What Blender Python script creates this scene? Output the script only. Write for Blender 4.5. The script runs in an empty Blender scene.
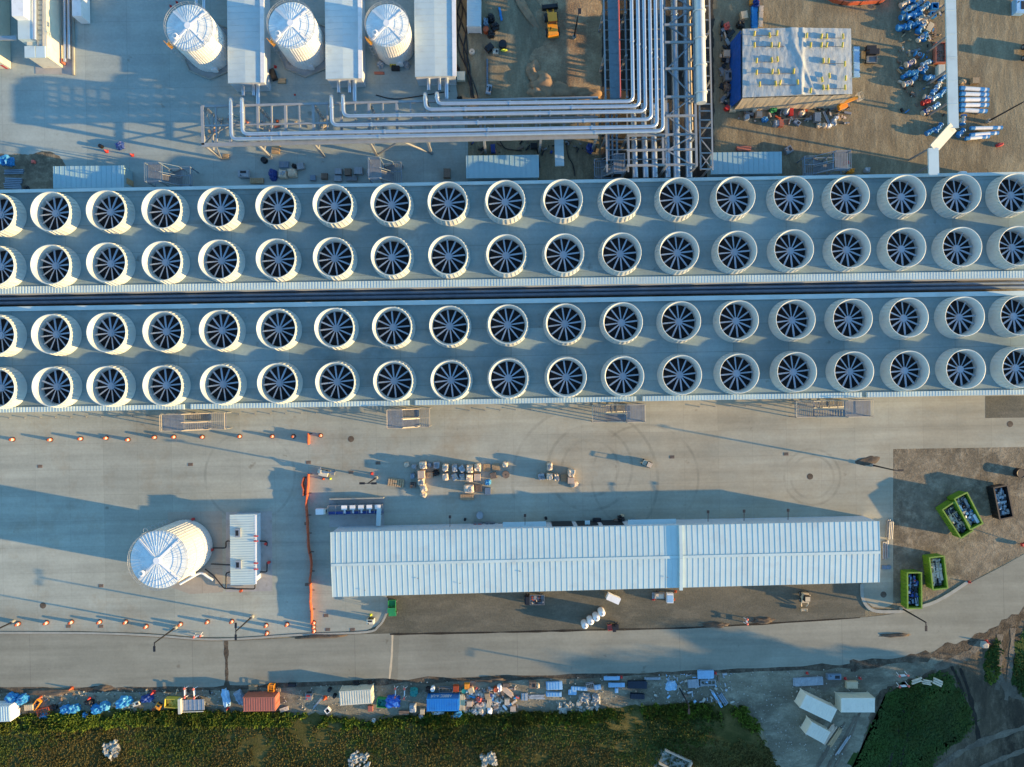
import bpy, math, random
from mathutils import Vector, Matrix, noise as mnoise
R = math.radians
PI = math.pi
random.seed(7)
scn = bpy.context.scene
col = scn.collection
H = 122.0          # drone height in metres
F = 683.2          # focal length in pixels of the 1024 px wide photo
SITE = R(1.15)     # the whole site is turned a little
ORD = ['first','second','third','fourth','fifth','sixth','seventh','eighth','ninth','tenth','eleventh','twelfth',
       'thirteenth','fourteenth','fifteenth','sixteenth','seventeenth','eighteenth','nineteenth','twentieth']

def W(px, py, z=0.0):
    k = (H - z) / F
    return Vector(((px - 512) * k, (383.5 - py) * k, z))

# ---------------------------------------------------------------- materials
def mat(name, rgb, rough=.6, metal=0.0, var=.14, scale=.8, stretch=(1, 1, 1), rnd=.08, stain=None, bump=0.0, panel=None):
    m = bpy.data.materials.new(name); m.use_nodes = True
    nt = m.node_tree; n = nt.nodes; L = nt.links
    b = n['Principled BSDF']
    b.inputs['Roughness'].default_value = rough
    b.inputs['Metallic'].default_value = metal
    tc = n.new('ShaderNodeTexCoord'); mp = n.new('ShaderNodeMapping')
    mp.inputs['Scale'].default_value = stretch
    L.new(tc.outputs['Object'], mp.inputs['Vector'])
    nz = n.new('ShaderNodeTexNoise'); nz.inputs['Scale'].default_value = scale; nz.inputs['Detail'].default_value = 6
    nz.inputs['Roughness'].default_value = .65
    L.new(mp.outputs[0], nz.inputs['Vector'])
    mr = n.new('ShaderNodeMapRange'); mr.inputs['From Min'].default_value = .3; mr.inputs['From Max'].default_value = .7
    mr.inputs['To Min'].default_value = 1 - var; mr.inputs['To Max'].default_value = 1 + var
    L.new(nz.outputs['Fac'], mr.inputs['Value'])
    oi = n.new('ShaderNodeObjectInfo')
    mr2 = n.new('ShaderNodeMapRange'); mr2.inputs['To Min'].default_value = 1 - rnd; mr2.inputs['To Max'].default_value = 1 + rnd
    L.new(oi.outputs['Random'], mr2.inputs['Value'])
    mu = n.new('ShaderNodeMath'); mu.operation = 'MULTIPLY'
    L.new(mr.outputs[0], mu.inputs[0]); L.new(mr2.outputs[0], mu.inputs[1])
    vm = n.new('ShaderNodeVectorMath'); vm.operation = 'SCALE'
    vm.inputs[0].default_value = rgb
    L.new(mu.outputs[0], vm.inputs['Scale'])
    out = vm.outputs[0]
    if stain:
        nz2 = n.new('ShaderNodeTexNoise'); nz2.inputs['Scale'].default_value = stain[1]; nz2.inputs['Detail'].default_value = 8
        L.new(mp.outputs[0], nz2.inputs['Vector'])
        mr3 = n.new('ShaderNodeMapRange'); mr3.inputs['From Min'].default_value = .55; mr3.inputs['From Max'].default_value = .72
        mr3.inputs['To Max'].default_value = stain[2]
        L.new(nz2.outputs['Fac'], mr3.inputs['Value'])
        mx = n.new('ShaderNodeMix'); mx.data_type = 'RGBA'
        L.new(mr3.outputs[0], mx.inputs['Factor']); L.new(out, mx.inputs[6]); mx.inputs[7].default_value = (*stain[0], 1)
        out = mx.outputs[2]
    L.new(out, b.inputs['Base Color'])
    if panel:        # each sheet of a clad surface has its own tone
        fl = n.new('ShaderNodeVectorMath'); fl.operation = 'FLOOR'
        mp2 = n.new('ShaderNodeMapping'); mp2.inputs['Scale'].default_value = (1 / panel[0], 1 / panel[1], .001)
        L.new(tc.outputs['Object'], mp2.inputs['Vector']); L.new(mp2.outputs[0], fl.inputs[0])
        wn_ = n.new('ShaderNodeTexWhiteNoise'); L.new(fl.outputs[0], wn_.inputs['Vector'])
        mr4 = n.new('ShaderNodeMapRange'); mr4.inputs['To Min'].default_value = 1 - panel[2]; mr4.inputs['To Max'].default_value = 1 + panel[2]
        L.new(wn_.outputs['Value'], mr4.inputs['Value'])
        v2 = n.new('ShaderNodeVectorMath'); v2.operation = 'SCALE'; L.new(out, v2.inputs[0]); L.new(mr4.outputs[0], v2.inputs['Scale']); out = v2.outputs[0]
    if bump:
        bp = n.new('ShaderNodeBump'); bp.inputs['Strength'].default_value = bump; bp.inputs['Distance'].default_value = .1
        L.new(nz.outputs['Fac'], bp.inputs['Height']); L.new(bp.outputs[0], b.inputs['Normal'])
    return m

class G:
    """small node-graph helper for the ground materials (world position driven)"""
    def __init__(s, name, rough=.9):
        s.m = bpy.data.materials.new(name); s.m.use_nodes = True
        s.nt = s.m.node_tree; s.n = s.nt.nodes; s.L = s.nt.links
        s.b = s.n['Principled BSDF']; s.b.inputs['Roughness'].default_value = rough
        s.b.inputs['Specular IOR Level'].default_value = .25
        g = s.n.new('ShaderNodeNewGeometry')
        mp = s.n.new('ShaderNodeMapping'); mp.inputs['Rotation'].default_value = (0, 0, -SITE)
        s.L.new(g.outputs['Position'], mp.inputs['Vector']); s.pos = mp.outputs[0]
    def _in(s, sock, v):
        if hasattr(v, 'is_linked') or hasattr(v, 'links'): s.L.new(v, sock)
        else: sock.default_value = v
    def math(s, op, a, b=0.0, c=0.0, clamp=False):
        k = s.n.new('ShaderNodeMath'); k.operation = op; k.use_clamp = clamp
        s._in(k.inputs[0], a); s._in(k.inputs[1], b); s._in(k.inputs[2], c); return k.outputs[0]
    def vec(s, scale, off=(0, 0, 0)):
        k = s.n.new('ShaderNodeMapping'); k.inputs['Scale'].default_value = scale; k.inputs['Location'].default_value = off
        s.L.new(s.pos, k.inputs['Vector']); return k.outputs[0]
    def noise(s, scale, detail=6, stretch=(1, 1, 1), off=(0, 0, 0), rough=.6, dist=0.0):
        k = s.n.new('ShaderNodeTexNoise'); k.inputs['Scale'].default_value = scale; k.inputs['Detail'].default_value = detail
        k.inputs['Roughness'].default_value = rough; k.inputs['Distortion'].default_value = dist
        s.L.new(s.vec(stretch, off), k.inputs['Vector']); return k.outputs['Fac']
    def rng(s, v, a, b, c, d):
        k = s.n.new('ShaderNodeMapRange'); s._in(k.inputs['Value'], v)
        for i, x in zip(('From Min', 'From Max', 'To Min', 'To Max'), (a, b, c, d)): k.inputs[i].default_value = x
        return k.outputs[0]
    def mix(s, f, a, b):
        k = s.n.new('ShaderNodeMix'); k.data_type = 'RGBA'
        s._in(k.inputs['Factor'], f)
        for i, v in ((6, a), (7, b)):
            if isinstance(v, tuple): k.inputs[i].default_value = (*v, 1)
            else: s.L.new(v, k.inputs[i])
        return k.outputs[2]
    def scale(s, c, f):
        k = s.n.new('ShaderNodeVectorMath'); k.operation = 'SCALE'
        if isinstance(c, tuple): k.inputs[0].default_value = c
        else: s.L.new(c, k.inputs[0])
        s._in(k.inputs['Scale'], f); return k.outputs[0]
    def xyz(s):
        k = s.n.new('ShaderNodeSeparateXYZ'); s.L.new(s.pos, k.inputs[0]); return k.outputs
    def joints(s, px, py, w=.07, ox=0.0, oy=0.0):
        x, y, z = s.xyz()
        out = None
        for c, p, o in ((x, px, ox), (y, py, oy)):
            u = s.math('FRACT', s.math('ADD', s.math('DIVIDE', c, p), 100 + o))
            d = s.math('GREATER_THAN', s.math('ABSOLUTE', s.math('SUBTRACT', u, .5)), .5 - w / p)
            out = d if out is None else s.math('MAXIMUM', out, d)
        return out
    def cells(s, px, py):
        k = s.n.new('ShaderNodeTexWhiteNoise'); k.noise_dimensions = '2D'
        v = s.n.new('ShaderNodeVectorMath'); v.operation = 'FLOOR'
        s.L.new(s.vec((1 / px, 1 / py, 1)), v.inputs[0]); s.L.new(v.outputs[0], k.inputs['Vector']); return k.outputs['Value']
    def ring(s, p, r, w, arc=None):
        k = s.n.new('ShaderNodeVectorMath'); k.operation = 'DISTANCE'
        g = s.n.new('ShaderNodeNewGeometry'); s.L.new(g.outputs['Position'], k.inputs[0]); k.inputs[1].default_value = p
        d = s.math('ABSOLUTE', s.math('SUBTRACT', k.outputs['Value'], r))
        return s.rng(d, w * .4, w, 1, 0)
    def done(s, c, bump=None, dist=.1, strength=.4):
        s.L.new(c, s.b.inputs['Base Color'])
        if bump is not None:
            k = s.n.new('ShaderNodeBump'); k.inputs['Strength'].default_value = strength; k.inputs['Distance'].default_value = dist
            s.L.new(bump, k.inputs['Height']); s.L.new(k.outputs[0], s.b.inputs['Normal'])
        return s.m

def concrete(name, base, brown, jx, jy, rings=(), streak=.5, stain=.35, joint=.82, dust=None, patch=.06):
    g = G(name)
    big = g.noise(.025, 4); med = g.noise(.18, 8, rough=.7); fine = g.noise(2.2, 6)
    st = g.noise(.5, 5, stretch=(.06, 1.0, 1))
    f = g.math('MULTIPLY', g.rng(big, .3, .7, .88, 1.12), g.rng(med, .3, .7, .9, 1.1))
    f = g.math('MULTIPLY', f, g.rng(fine, .3, .7, .94, 1.06))
    f = g.math('MULTIPLY', f, g.rng(st, .35, .65, 1 - .14 * streak, 1 + .1 * streak))
    f = g.math('MULTIPLY', f, g.rng(g.cells(jx * 2, jy * 2), 0, 1, 1 - patch, 1 + patch))
    f = g.math('MULTIPLY', f, g.rng(g.joints(jx, jy, .06), 0, 1, 1, joint))
    s1 = g.rng(g.noise(.07, 8, off=(31, 7, 0), rough=.7), .52, .72, 0, stain)
    c = g.mix(s1, base, brown)
    if dust:
        x = g.xyz()[0]
        dk = g.math('MULTIPLY', g.rng(x, dust[0], dust[1], 0, 1), g.rng(g.noise(.05, 7, off=(8, 3, 0), stretch=(.6, 1.3, 1), rough=.7), .3, .6, .15, .85))
        c = g.mix(dk, c, dust[2])
    spots = g.rng(g.noise(.35, 3, off=(11, 70, 0)), .68, .75, 0, .5)
    c = g.mix(spots, c, (brown[0] * .55, brown[1] * .5, brown[2] * .48))
    for (px, py, r, w) in rings:
        k = g.ring(W(px, py), r, w)
        k = g.math('MULTIPLY', k, g.rng(g.noise(.25, 3, off=(px, py, 0)), .38, .58, 0, .45))
        f = g.math('MULTIPLY', f, g.rng(k, 0, 1, 1, .62))
    return g.done(g.scale(c, f), fine, .02, .3)

def dirt(name, base, dark, light, stretch=(1, 1, 1), bump=.6, sc=1.0):
    g = G(name)
    a = g.noise(.06 * sc, 8, stretch=stretch, rough=.65); b = g.noise(.35 * sc, 8, stretch=stretch, off=(5, 9, 0), rough=.72); c = g.noise(3.0, 6, rough=.7)
    e = g.noise(.16 * sc, 9, stretch=stretch, off=(50, 20, 0), rough=.7, dist=1.2)
    k = g.mix(g.rng(a, .38, .62, 0, 1), dark, base)
    k = g.mix(g.rng(b, .46, .66, 0, .8), k, light)
    k = g.mix(g.rng(e, .52, .66, 0, .75), k, dark)
    k = g.mix(g.rng(e, .30, .42, .6, 0), k, light)
    k = g.scale(k, g.rng(c, .25, .75, .78, 1.22))
    h = g.math('ADD', g.math('MULTIPLY', b, 2.0), c)
    return g.done(k, h, .12, bump)

M = {}
def mk(key, *a, **k): M[key] = mat(key, *a, **k)
mk('white_paint', (.74, .74, .72), .45, var=.06, stain=((.5, .47, .42), 1.3, .35))
mk('tank_white', (.80, .79, .75), .4, var=.05, stretch=(1, 1, .2), stain=((.6, .57, .5), .7, .3))
mk('tank_roof', (.64, .70, .70), .5, var=.10, scale=1.2, stain=((.45, .47, .48), .8, .5))
mk('cream', (.62, .58, .45), .5, var=.06, stain=((.4, .34, .25), 1.0, .4))
mk('fan_cream', (.54, .565, .52), .5, var=.05, scale=2, stain=((.5, .46, .36), 1.6, .35), rnd=.04)
mk('fan_blade', (.36, .41, .46), .45, .3, var=.12, scale=3)
mk('fan_hub', (.36, .38, .40), .45, .4, var=.15, scale=3)
mk('fan_shade', (.006, .007, .009), .8, var=.2)
mk('roof_white', (.50, .60, .575), .45, var=.06, scale=.3, rnd=.02, stain=((.40, .44, .42), .35, .45), panel=(.98, 9.0, .05))
mk('roof_pale', (.46, .56, .565), .45, var=.06, scale=.4, stain=((.36, .40, .40), .6, .45), panel=(3.0, 1.1, .05))
mk('cladding', (.55, .58, .60), .5, var=.06, stain=((.4, .38, .34), .9, .3))
mk('roof_cream', (.74, .66, .53), .5, var=.06, stain=((.5, .44, .34), .9, .4))
mk('shed_blue', (.275, .42, .45), .5, var=.05, stain=((.4, .45, .5), 1.0, .3))
mk('galv', (.32, .35, .37), .45, .5, var=.14, scale=1.5)
mk('pipe_silver', (.44, .50, .55), .30, .65, var=.08, scale=1.2)
mk('pipe_tan', (.55, .42, .26), .6, var=.2)
mk('steel_grey', (.22, .23, .235), .5, .3, var=.18, scale=1.5)
mk('rack_paint', (.26, .275, .28), .55, .1, var=.12, scale=1.0, stain=((.38, .33, .26), .8, .4))
mk('steel_blue', (.18, .24, .30), .5, .3, var=.15)
mk('tray_blue', (.13, .185, .21), .5, .2, var=.15, scale=1.5)
mk('black', (.010, .010, .012), .5, var=.3)
mk('rubber', (.022, .022, .022), .85, var=.25)
mk('orange', (.42, .075, .018), .5, var=.12, stain=((.5, .12, .04), 2.5, .4))
mk('orange_mesh', (.55, .11, .04), .6, var=.25, scale=3)
mk('red', (.50, .03, .025), .5, var=.15)
mk('pink_red', (.62, .12, .09), .5, var=.15)
mk('yellow', (.80, .30, .02), .45, var=.12, stain=((.3, .2, .06), 1.5, .5))
mk('lime', (.55, .62, .05), .5, var=.15)
mk('pale_yellow', (.58, .44, .06), .5, var=.12)
mk('green_bin', (.115, .23, .012), .5, var=.18, stain=((.10, .14, .03), 1.2, .6))
mk('green', (.02, .25, .08), .55, var=.2)
mk('teal', (.01, .22, .20), .6, var=.2)
mk('blue', (.02, .20, .46), .5, var=.2, scale=1.5)
mk('blue_light', (.045, .26, .48), .5, var=.2, scale=1.5)
mk('blue_dark', (.012, .045, .22), .5, var=.2)
mk('container_blue', (.02, .19, .50), .45, var=.1, stain=((.03, .12, .3), 1.0, .4))
mk('duct_grey', (.50, .52, .50), .5, .2, var=.08, scale=.8)
mk('tarp_blue', (.01, .09, .42), .4, var=.25, scale=2)
mk('rust_red', (.40, .13, .08), .6, var=.14, stain=((.22, .09, .06), .8, .6))
mk('wood', (.42, .29, .16), .75, var=.25, scale=2.0, stretch=(1, 4, 1))
mk('wood_dark', (.17, .12, .085), .8, var=.3, scale=2.0)
mk('tan', (.55, .44, .28), .7, var=.15)
mk('carton', (.56, .42, .30), .75, var=.18)
mk('shrink', (.58, .47, .34), .35, var=.3, scale=2.2, bump=.5)
mk('shrink_grey', (.30, .33, .35), .35, var=.25, scale=2.2, bump=.5)
mk('cloth_white', (.39, .42, .405), .7, var=.2, scale=1.3, stretch=(1.6, .6, 1), bump=.6)
mk('curtain_tan', (.42, .36, .26), .8, var=.2, scale=1.2, stretch=(3, 3, .3), bump=.5)
mk('glass_dark', (.02, .03, .04), .1, var=.05)
mk('panel_dark', (.012, .02, .035), .25, var=.2)
mk('sheet_blue', (.30, .50, .68), .4, .2, var=.15)
mk('concrete_block', (.30, .295, .25), .9, var=.15, stain=((.3, .27, .22), .9, .4))
mk('pad', (.34, .33, .31), .9, var=.12, stain=((.22, .19, .15), .6, .5))
mk('bark', (.09, .065, .045), .9, var=.3)
mk('leaf', (.055, .10, .025), .7, var=.35, scale=.5)
mk('grass_d', (.04, .085, .010), .85, var=.4, scale=.15, rnd=0)
mk('grass_e', (.13, .19, .015), .8, var=.4, scale=.15, rnd=0)
mk('grass_a', (.085, .105, .009), .8, var=.4, scale=.12, rnd=0)
mk('grass_b', (.05, .08, .007), .8, var=.4, scale=.12, rnd=0)
mk('grass_c', (.12, .095, .018), .85, var=.35, scale=.12, rnd=0)
mk('stone', (.36, .35, .30), .9, var=.3, scale=1.0)
mk('scrap', (.30, .27, .24), .7, var=.5, scale=2.0)
mk('soil', (.30, .20, .115), .95, var=.3, scale=.5, bump=.8)
mk('soil_dark', (.10, .075, .052), .95, var=.4, scale=.8, bump=.8)

# ---------------------------------------------------------------- mesh builder
class MB:
    def __init__(s): s.v = []; s.f = []; s.mi = []; s.sm = []
    def add(s, vs, fs, m=0, smooth=False):
        o = len(s.v); s.v.extend(Vector(v) for v in vs)
        for f in fs: s.f.append([i + o for i in f]); s.mi.append(m); s.sm.append(smooth)
    def box(s, cx, cy, cz, sx, sy, sz, rz=0.0, m=0, mtx=None):
        q = mtx or Matrix.Rotation(rz, 3, 'Z')
        c = Vector((cx, cy, cz))
        vs = [c + q @ Vector((x * sx / 2, y * sy / 2, z * sz / 2)) for z in (-1, 1) for y in (-1, 1) for x in (-1, 1)]
        s.add(vs, [(0, 2, 3, 1), (4, 5, 7, 6), (0, 1, 5, 4), (2, 6, 7, 3), (0, 4, 6, 2), (1, 3, 7, 5)], m)
    def bar(s, p, q, w, h=None, m=0):
        p = Vector(p); q = Vector(q); d = q - p; L = d.length
        if L < 1e-6: return
        d.normalize(); up = Vector((0, 0, 1)) if abs(d.z) < .95 else Vector((0, 1, 0))
        y = up.cross(d).normalized(); z = d.cross(y)
        s.box(*((p + q) / 2), L, w, h or w, m=m, mtx=Matrix((d, y, z)).transposed())
    def cyl(s, p, q, r, r2=None, n=10, m=0, caps=True, smooth=True):
        p = Vector(p); q = Vector(q); d = (q - p).normalized(); r2 = r if r2 is None else r2
        a = Vector((1, 0, 0)) if abs(d.x) < .9 else Vector((0, 1, 0))
        y = d.cross(a).normalized(); z = d.cross(y)
        vs = []
        for c, rr in ((p, r), (q, r2)):
            for i in range(n):
                t = 2 * PI * i / n; vs.append(c + (y * math.cos(t) + z * math.sin(t)) * rr)
        s.add(vs, [(i, (i + 1) % n, n + (i + 1) % n, n + i) for i in range(n)], m, smooth)
        if caps:
            s.add(vs, [tuple(range(n))[::-1], tuple(range(n, 2 * n))], m)
    def tube(s, pts, r, n=8, m=0):
        pts = [Vector(p) for p in pts]; vs = []; up = Vector((0, 0, 1)); ref = None
        for i, p in enumerate(pts):
            d = (pts[min(i + 1, len(pts) - 1)] - pts[max(i - 1, 0)]).normalized()
            if ref is None:
                ref = d.orthogonal().normalized()
            ref = (ref - d * ref.dot(d)).normalized(); b = d.cross(ref)
            for k in range(n):
                t = 2 * PI * k / n; vs.append(p + (ref * math.cos(t) + b * math.sin(t)) * r)
        fs = [(i * n + k, i * n + (k + 1) % n, (i + 1) * n + (k + 1) % n, (i + 1) * n + k) for i in range(len(pts) - 1) for k in range(n)]
        s.add(vs, fs, m, True)
        s.add(vs, [tuple(range(n))[::-1], tuple(range((len(pts) - 1) * n, len(pts) * n))], m)
    def lathe(s, prof, n=24, c=(0, 0, 0), m=0, smooth=True, a0=0.0, a1=2 * PI):
        c = Vector(c); vs = []; full = abs(a1 - a0 - 2 * PI) < 1e-6
        k = n if full else n + 1
        for r, z in prof:
            for i in range(k):
                t = a0 + (a1 - a0) * i / n; vs.append(c + Vector((r * math.cos(t), r * math.sin(t), z)))
        fs = []
        for j in range(len(prof) - 1):
            for i in range(n):
                i2 = (i + 1) % k
                fs.append((j * k + i, j * k + i2, (j + 1) * k + i2, (j + 1) * k + i))
        s.add(vs, fs, m, smooth)
    def disc(s, r, z, n=24, c=(0, 0, 0), m=0):
        s.add([Vector(c) + Vector((r * math.cos(2 * PI * i / n), r * math.sin(2 * PI * i / n), z)) for i in range(n)], [tuple(range(n))], m)
    def prism(s, pts, z0, z1, m=0):
        n = len(pts); pts = [Vector((p[0], p[1])) for p in pts]
        ar = sum(pts[i].x * pts[(i + 1) % n].y - pts[(i + 1) % n].x * pts[i].y for i in range(n))
        if ar < 0: pts = pts[::-1]
        vs = [(p.x, p.y, z0) for p in pts] + [(p.x, p.y, z1) for p in pts]
        s.add(vs, [tuple(range(n))[::-1], tuple(range(n, 2 * n))] + [(i, (i + 1) % n, n + (i + 1) % n, n + i) for i in range(n)], m)
    def sheet(s, pts, z, m=0):
        n = len(pts); pts = [Vector((p[0], p[1])) for p in pts]
        ar = sum(pts[i].x * pts[(i + 1) % n].y - pts[(i + 1) % n].x * pts[i].y for i in range(n))
        if ar < 0: pts = pts[::-1]
        s.add([(p.x, p.y, z) for p in pts], [tuple(range(n))], m)
    def lump(s, sx, sy, sz, seed=0, e=.45, rough=.12, nu=20, nv=7, c=(0, 0, 0), m=0, freq=1.6):
        vs = []; c = Vector(c)
        def pw(x): return math.copysign(abs(x) ** e, x)
        for j in range(nv + 1):
            v = PI / 2 * j / nv
            for i in range(nu):
                u = 2 * PI * i / nu
                p = Vector((pw(math.cos(u)) * pw(math.cos(v)), pw(math.sin(u)) * pw(math.cos(v)), pw(math.sin(v))))
                k = 1 + rough * 2 * mnoise.noise(p * freq + Vector((seed * 7.3, seed * 3.1, seed)))
                vs.append(c + Vector((p.x * sx / 2 * k, p.y * sy / 2 * k, max(0, p.z * sz * k))))
        fs = [(j * nu + i, j * nu + (i + 1) % nu, (j + 1) * nu + (i + 1) % nu, (j + 1) * nu + i) for j in range(nv) for i in range(nu)]
        s.add(vs, fs, m, e > .6)
    def build(s, name, mats, parent=None, world=False, loc=(0, 0, 0), rz=0.0):
        if not isinstance(mats, (list, tuple)): mats = [mats]
        me = bpy.data.meshes.new(name)
        off = Vector(parent.location) if (world and parent) else (Vector(loc) if world else Vector((0, 0, 0)))
        me.from_pydata([tuple(v - off) for v in s.v], [], s.f)
        for x in mats: me.materials.append(M[x] if isinstance(x, str) else x)
        me.polygons.foreach_set('material_index', s.mi)
        me.polygons.foreach_set('use_smooth', s.sm)
        me.validate(); me.update()
        o = bpy.data.objects.new(name, me); col.objects.link(o)
        if parent: o.parent = parent
        else: o.location = loc; o.rotation_euler = (0, 0, rz)
        return o

def tag(o, label, cat, group=None, kind=None):
    if label: o['label'] = label
    if cat: o['category'] = cat
    if group: o['group'] = group
    if kind: o['kind'] = kind
    return o
def thing(name, label, cat, loc=(0, 0, 0), rz=0.0, group=None):
    o = bpy.data.objects.new(name, None); col.objects.link(o)
    o.empty_display_size = .5
    o.location = loc; o.rotation_euler = (0, 0, rz)
    return tag(o, label, cat, group)
def struct(name, mb, m):
    o = mb.build(name, m); o['kind'] = 'structure'; return o
def copy_tree(o, parent=None, kids=None):
    kids = kids or KIDS
    c = o.copy(); col.objects.link(c)
    if parent: c.parent = parent
    for ch in kids(o): copy_tree(ch, c, kids)
    return c
def KIDS(o): return list(o.children)

# ---------------------------------------------------------------- camera, light, world
cam_d = bpy.data.cameras.new('camera'); cam = bpy.data.objects.new('camera', cam_d); col.objects.link(cam)
cam.location = (0, 0, H); cam_d.sensor_width = 36; cam_d.lens = 18 * F / 512
cam_d.clip_end = 8000; cam_d.clip_start = 1
scn.camera = cam
scn.render.resolution_x = 1024; scn.render.resolution_y = 767
SUN_EL = 10.8; SUN_AZ = 100.4     # compass degrees, north is up in the photo
world = bpy.data.worlds.new('World'); scn.world = world; world.use_nodes = True
wn = world.node_tree.nodes; bg = wn['Background']
sky = wn.new('ShaderNodeTexSky'); sky.sky_type = 'NISHITA'; sky.sun_disc = False
sky.sun_elevation = R(SUN_EL); sky.sun_rotation = R(SUN_AZ); sky.air_density = 1.5; sky.dust_density = 0; sky.ozone_density = 5.0
world.node_tree.links.new(sky.outputs[0], bg.inputs['Color']); bg.inputs['Strength'].default_value = SKY = .15
sd = bpy.data.lights.new('sun', 'SUN'); sd.energy = 3.9; sd.angle = R(.53); sd.color = (1.0, .66, .28)
sun = bpy.data.objects.new('sun', sd); col.objects.link(sun)
dv = Vector((math.sin(R(SUN_AZ)) * math.cos(R(SUN_EL)), math.cos(R(SUN_AZ)) * math.cos(R(SUN_EL)), math.sin(R(SUN_EL))))
sun.rotation_euler = dv.to_track_quat('Z', 'Y').to_euler(); sun.location = (150, -30, 80)
scn.view_settings.view_transform = 'Standard'; scn.view_settings.look = 'None'
scn.view_settings.exposure = 1.62; scn.view_settings.gamma = 1
# ---------------------------------------------------------------- the ground
def PX(pts, z=0.0): return [W(x, y, z) for x, y in pts]
def gsheet(name, pts, z, m, rag=0.0):
    q = PX(pts)
    if rag:
        out = []
        for a, b in zip(q, q[1:] + q[:1]):
            n = max(1, min(400, int((b - a).length / .45)))
            for i in range(n):
                p = a.lerp(b, i / n)
                k = Vector((mnoise.noise(p * .5), mnoise.noise(p * .5 + Vector((90, 0, 0))), 0)) + .7 * Vector((mnoise.noise(p * 1.9), mnoise.noise(p * 1.9 + Vector((90, 0, 0))), 0))
                out.append(p + k * rag)
        q = out
    mb = MB(); mb.sheet(q, z); return struct(name, mb, m)
def curve(pts, n=6):
    """Catmull-Rom through pixel points"""
    out = []
    for i in range(len(pts) - 1):
        p0 = Vector(pts[max(i - 1, 0)]); p1 = Vector(pts[i]); p2 = Vector(pts[i + 1]); p3 = Vector(pts[min(i + 2, len(pts) - 1)])
        for k in range(n):
            t = k / n
            q = .5 * ((2 * p1) + (p2 - p0) * t + (2 * p0 - 5 * p1 + 4 * p2 - p3) * t * t + (3 * p1 - p0 - 3 * p2 + p3) * t ** 3)
            out.append((q.x, q.y))
    out.append(tuple(pts[-1])); return out

m_dirt = dirt('bare_dirt', (.235, .195, .12), (.16, .13, .082), (.32, .27, .17), stretch=(1.5, .5, 1))
m_lot = dirt('dirt_lot', (.215, .175, .118), (.115, .095, .065), (.34, .285, .195), sc=1.5)
m_strip = dirt('compacted_dirt', (.125, .115, .085), (.095, .09, .065), (.165, .15, .11), stretch=(.5, 1.2, 1), bump=.35)
m_sand = dirt('sandy_soil', (.36, .26, .15), (.22, .15, .09), (.46, .35, .21), bump=.8)
m_gravel = dirt('gravel', (.225, .205, .145), (.11, .098, .07), (.33, .305, .22), stretch=(.6, 1, 1), bump=.8)
m_track = dirt('wheel_tracks', (.105, .08, .05), (.042, .033, .022), (.19, .15, .10), stretch=(1.6, .7, 1), bump=.8)
m_field = dirt('field_soil', (.092, .078, .018), (.040, .044, .008), (.15, .115, .036), stretch=(.8, 1.2, 1), bump=.9)
m_lush = dirt('lush_turf', (.025, .055, .008), (.014, .032, .006), (.045, .085, .013), bump=.9)
RINGS = [(590, 468, 7.5, .35), (590, 468, 5.0, .35), (645, 478, 9.5, .3), (812, 477, 5.0, .3), (812, 477, 3.8, .3), (250, 476, 8, .3), (585, 480, 13, .35)]
m_apron = concrete('concrete_apron', (.335, .345, .285), (.27, .225, .15), 6.1, 4.6, RINGS, streak=.9, stain=.75, joint=.92, dust=(-25, 35, (.335, .30, .215)))
m_yard = concrete('concrete_yard', (.31, .355, .325), (.23, .23, .18), 7.5, 6.0, (), stain=.5, joint=.9)
m_road = concrete('road_concrete', (.25, .243, .19), (.20, .185, .135), 29.0, 30.0, (), streak=1.0, stain=.5)
m_roof = concrete('flat_roof', (.22, .29, .285), (.13, .165, .155), 9.5, 4.75, (), streak=.8, stain=.75, joint=.80, patch=.15)

mb = MB(); mb.sheet([(-4000, -4000), (4000, -4000), (4000, 4000), (-4000, 4000)], 0); struct('ground', mb, m_dirt)
gsheet('concrete_yard', [(-160, -160), (450, -160), (452, 60), (458, 98), (468, 138), (468, 200), (-160, 200)], .05, m_yard)
gsheet('dirt_patch', curve([(-40, 155), (25, 154), (60, 155), (60, 192), (-40, 192)], 2), .062, m_lot, .5)
APR = [(-160, 380), (1150, 380), (1150, 445), (893, 449), (893, 604), (884, 608), (873, 607), (864, 600), (861, 588), (860, 560), (386, 560), (387, 608), (384, 618), (378, 625), (366, 630.5),
       (300, 633), (240, 637), (200, 637), (150, 633), (80, 631), (-160, 631)]
gsheet('concrete_apron', APR, .05, m_apron)
gsheet('compacted_dirt', [(384, 560), (866, 560), (866, 617), (700, 628), (500, 632), (390, 634), (366, 634), (380, 626)], .02, m_strip, .25)
gsheet('dirt_lot', [(893, 446), (1150, 442), (1150, 520), (1026, 552), (966, 583), (935, 602), (893, 610)], .03, m_lot, .3)
gsheet('sandy_patch', curve([(533, 98), (528, 86), (534, 72), (530, 55), (545, 40), (538, 15), (545, -40), (606, -40), (606, 98)], 4), .03, m_sand, .8)
gsheet('soil_bed', [(985, 396), (1150, 394), (1150, 416), (985, 418)], .058, m_strip)
NB = curve([(-160, 633), (60, 634), (150, 637), (205, 641), (250, 640), (366, 634), (500, 632), (700, 627), (860, 617.5), (905, 611), (938, 602), (966, 585), (1024, 554), (1150, 480)], 5)
SB = curve([(1180, 505), (1100, 560), (1035, 604), (1000, 625), (960, 643), (930, 652), (860, 663), (780, 668), (700, 671), (600, 674), (470, 678), (300, 683), (200, 687), (60, 687), (-160, 688)], 5)
gsheet('road', NB + SB, .035, m_road)
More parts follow.
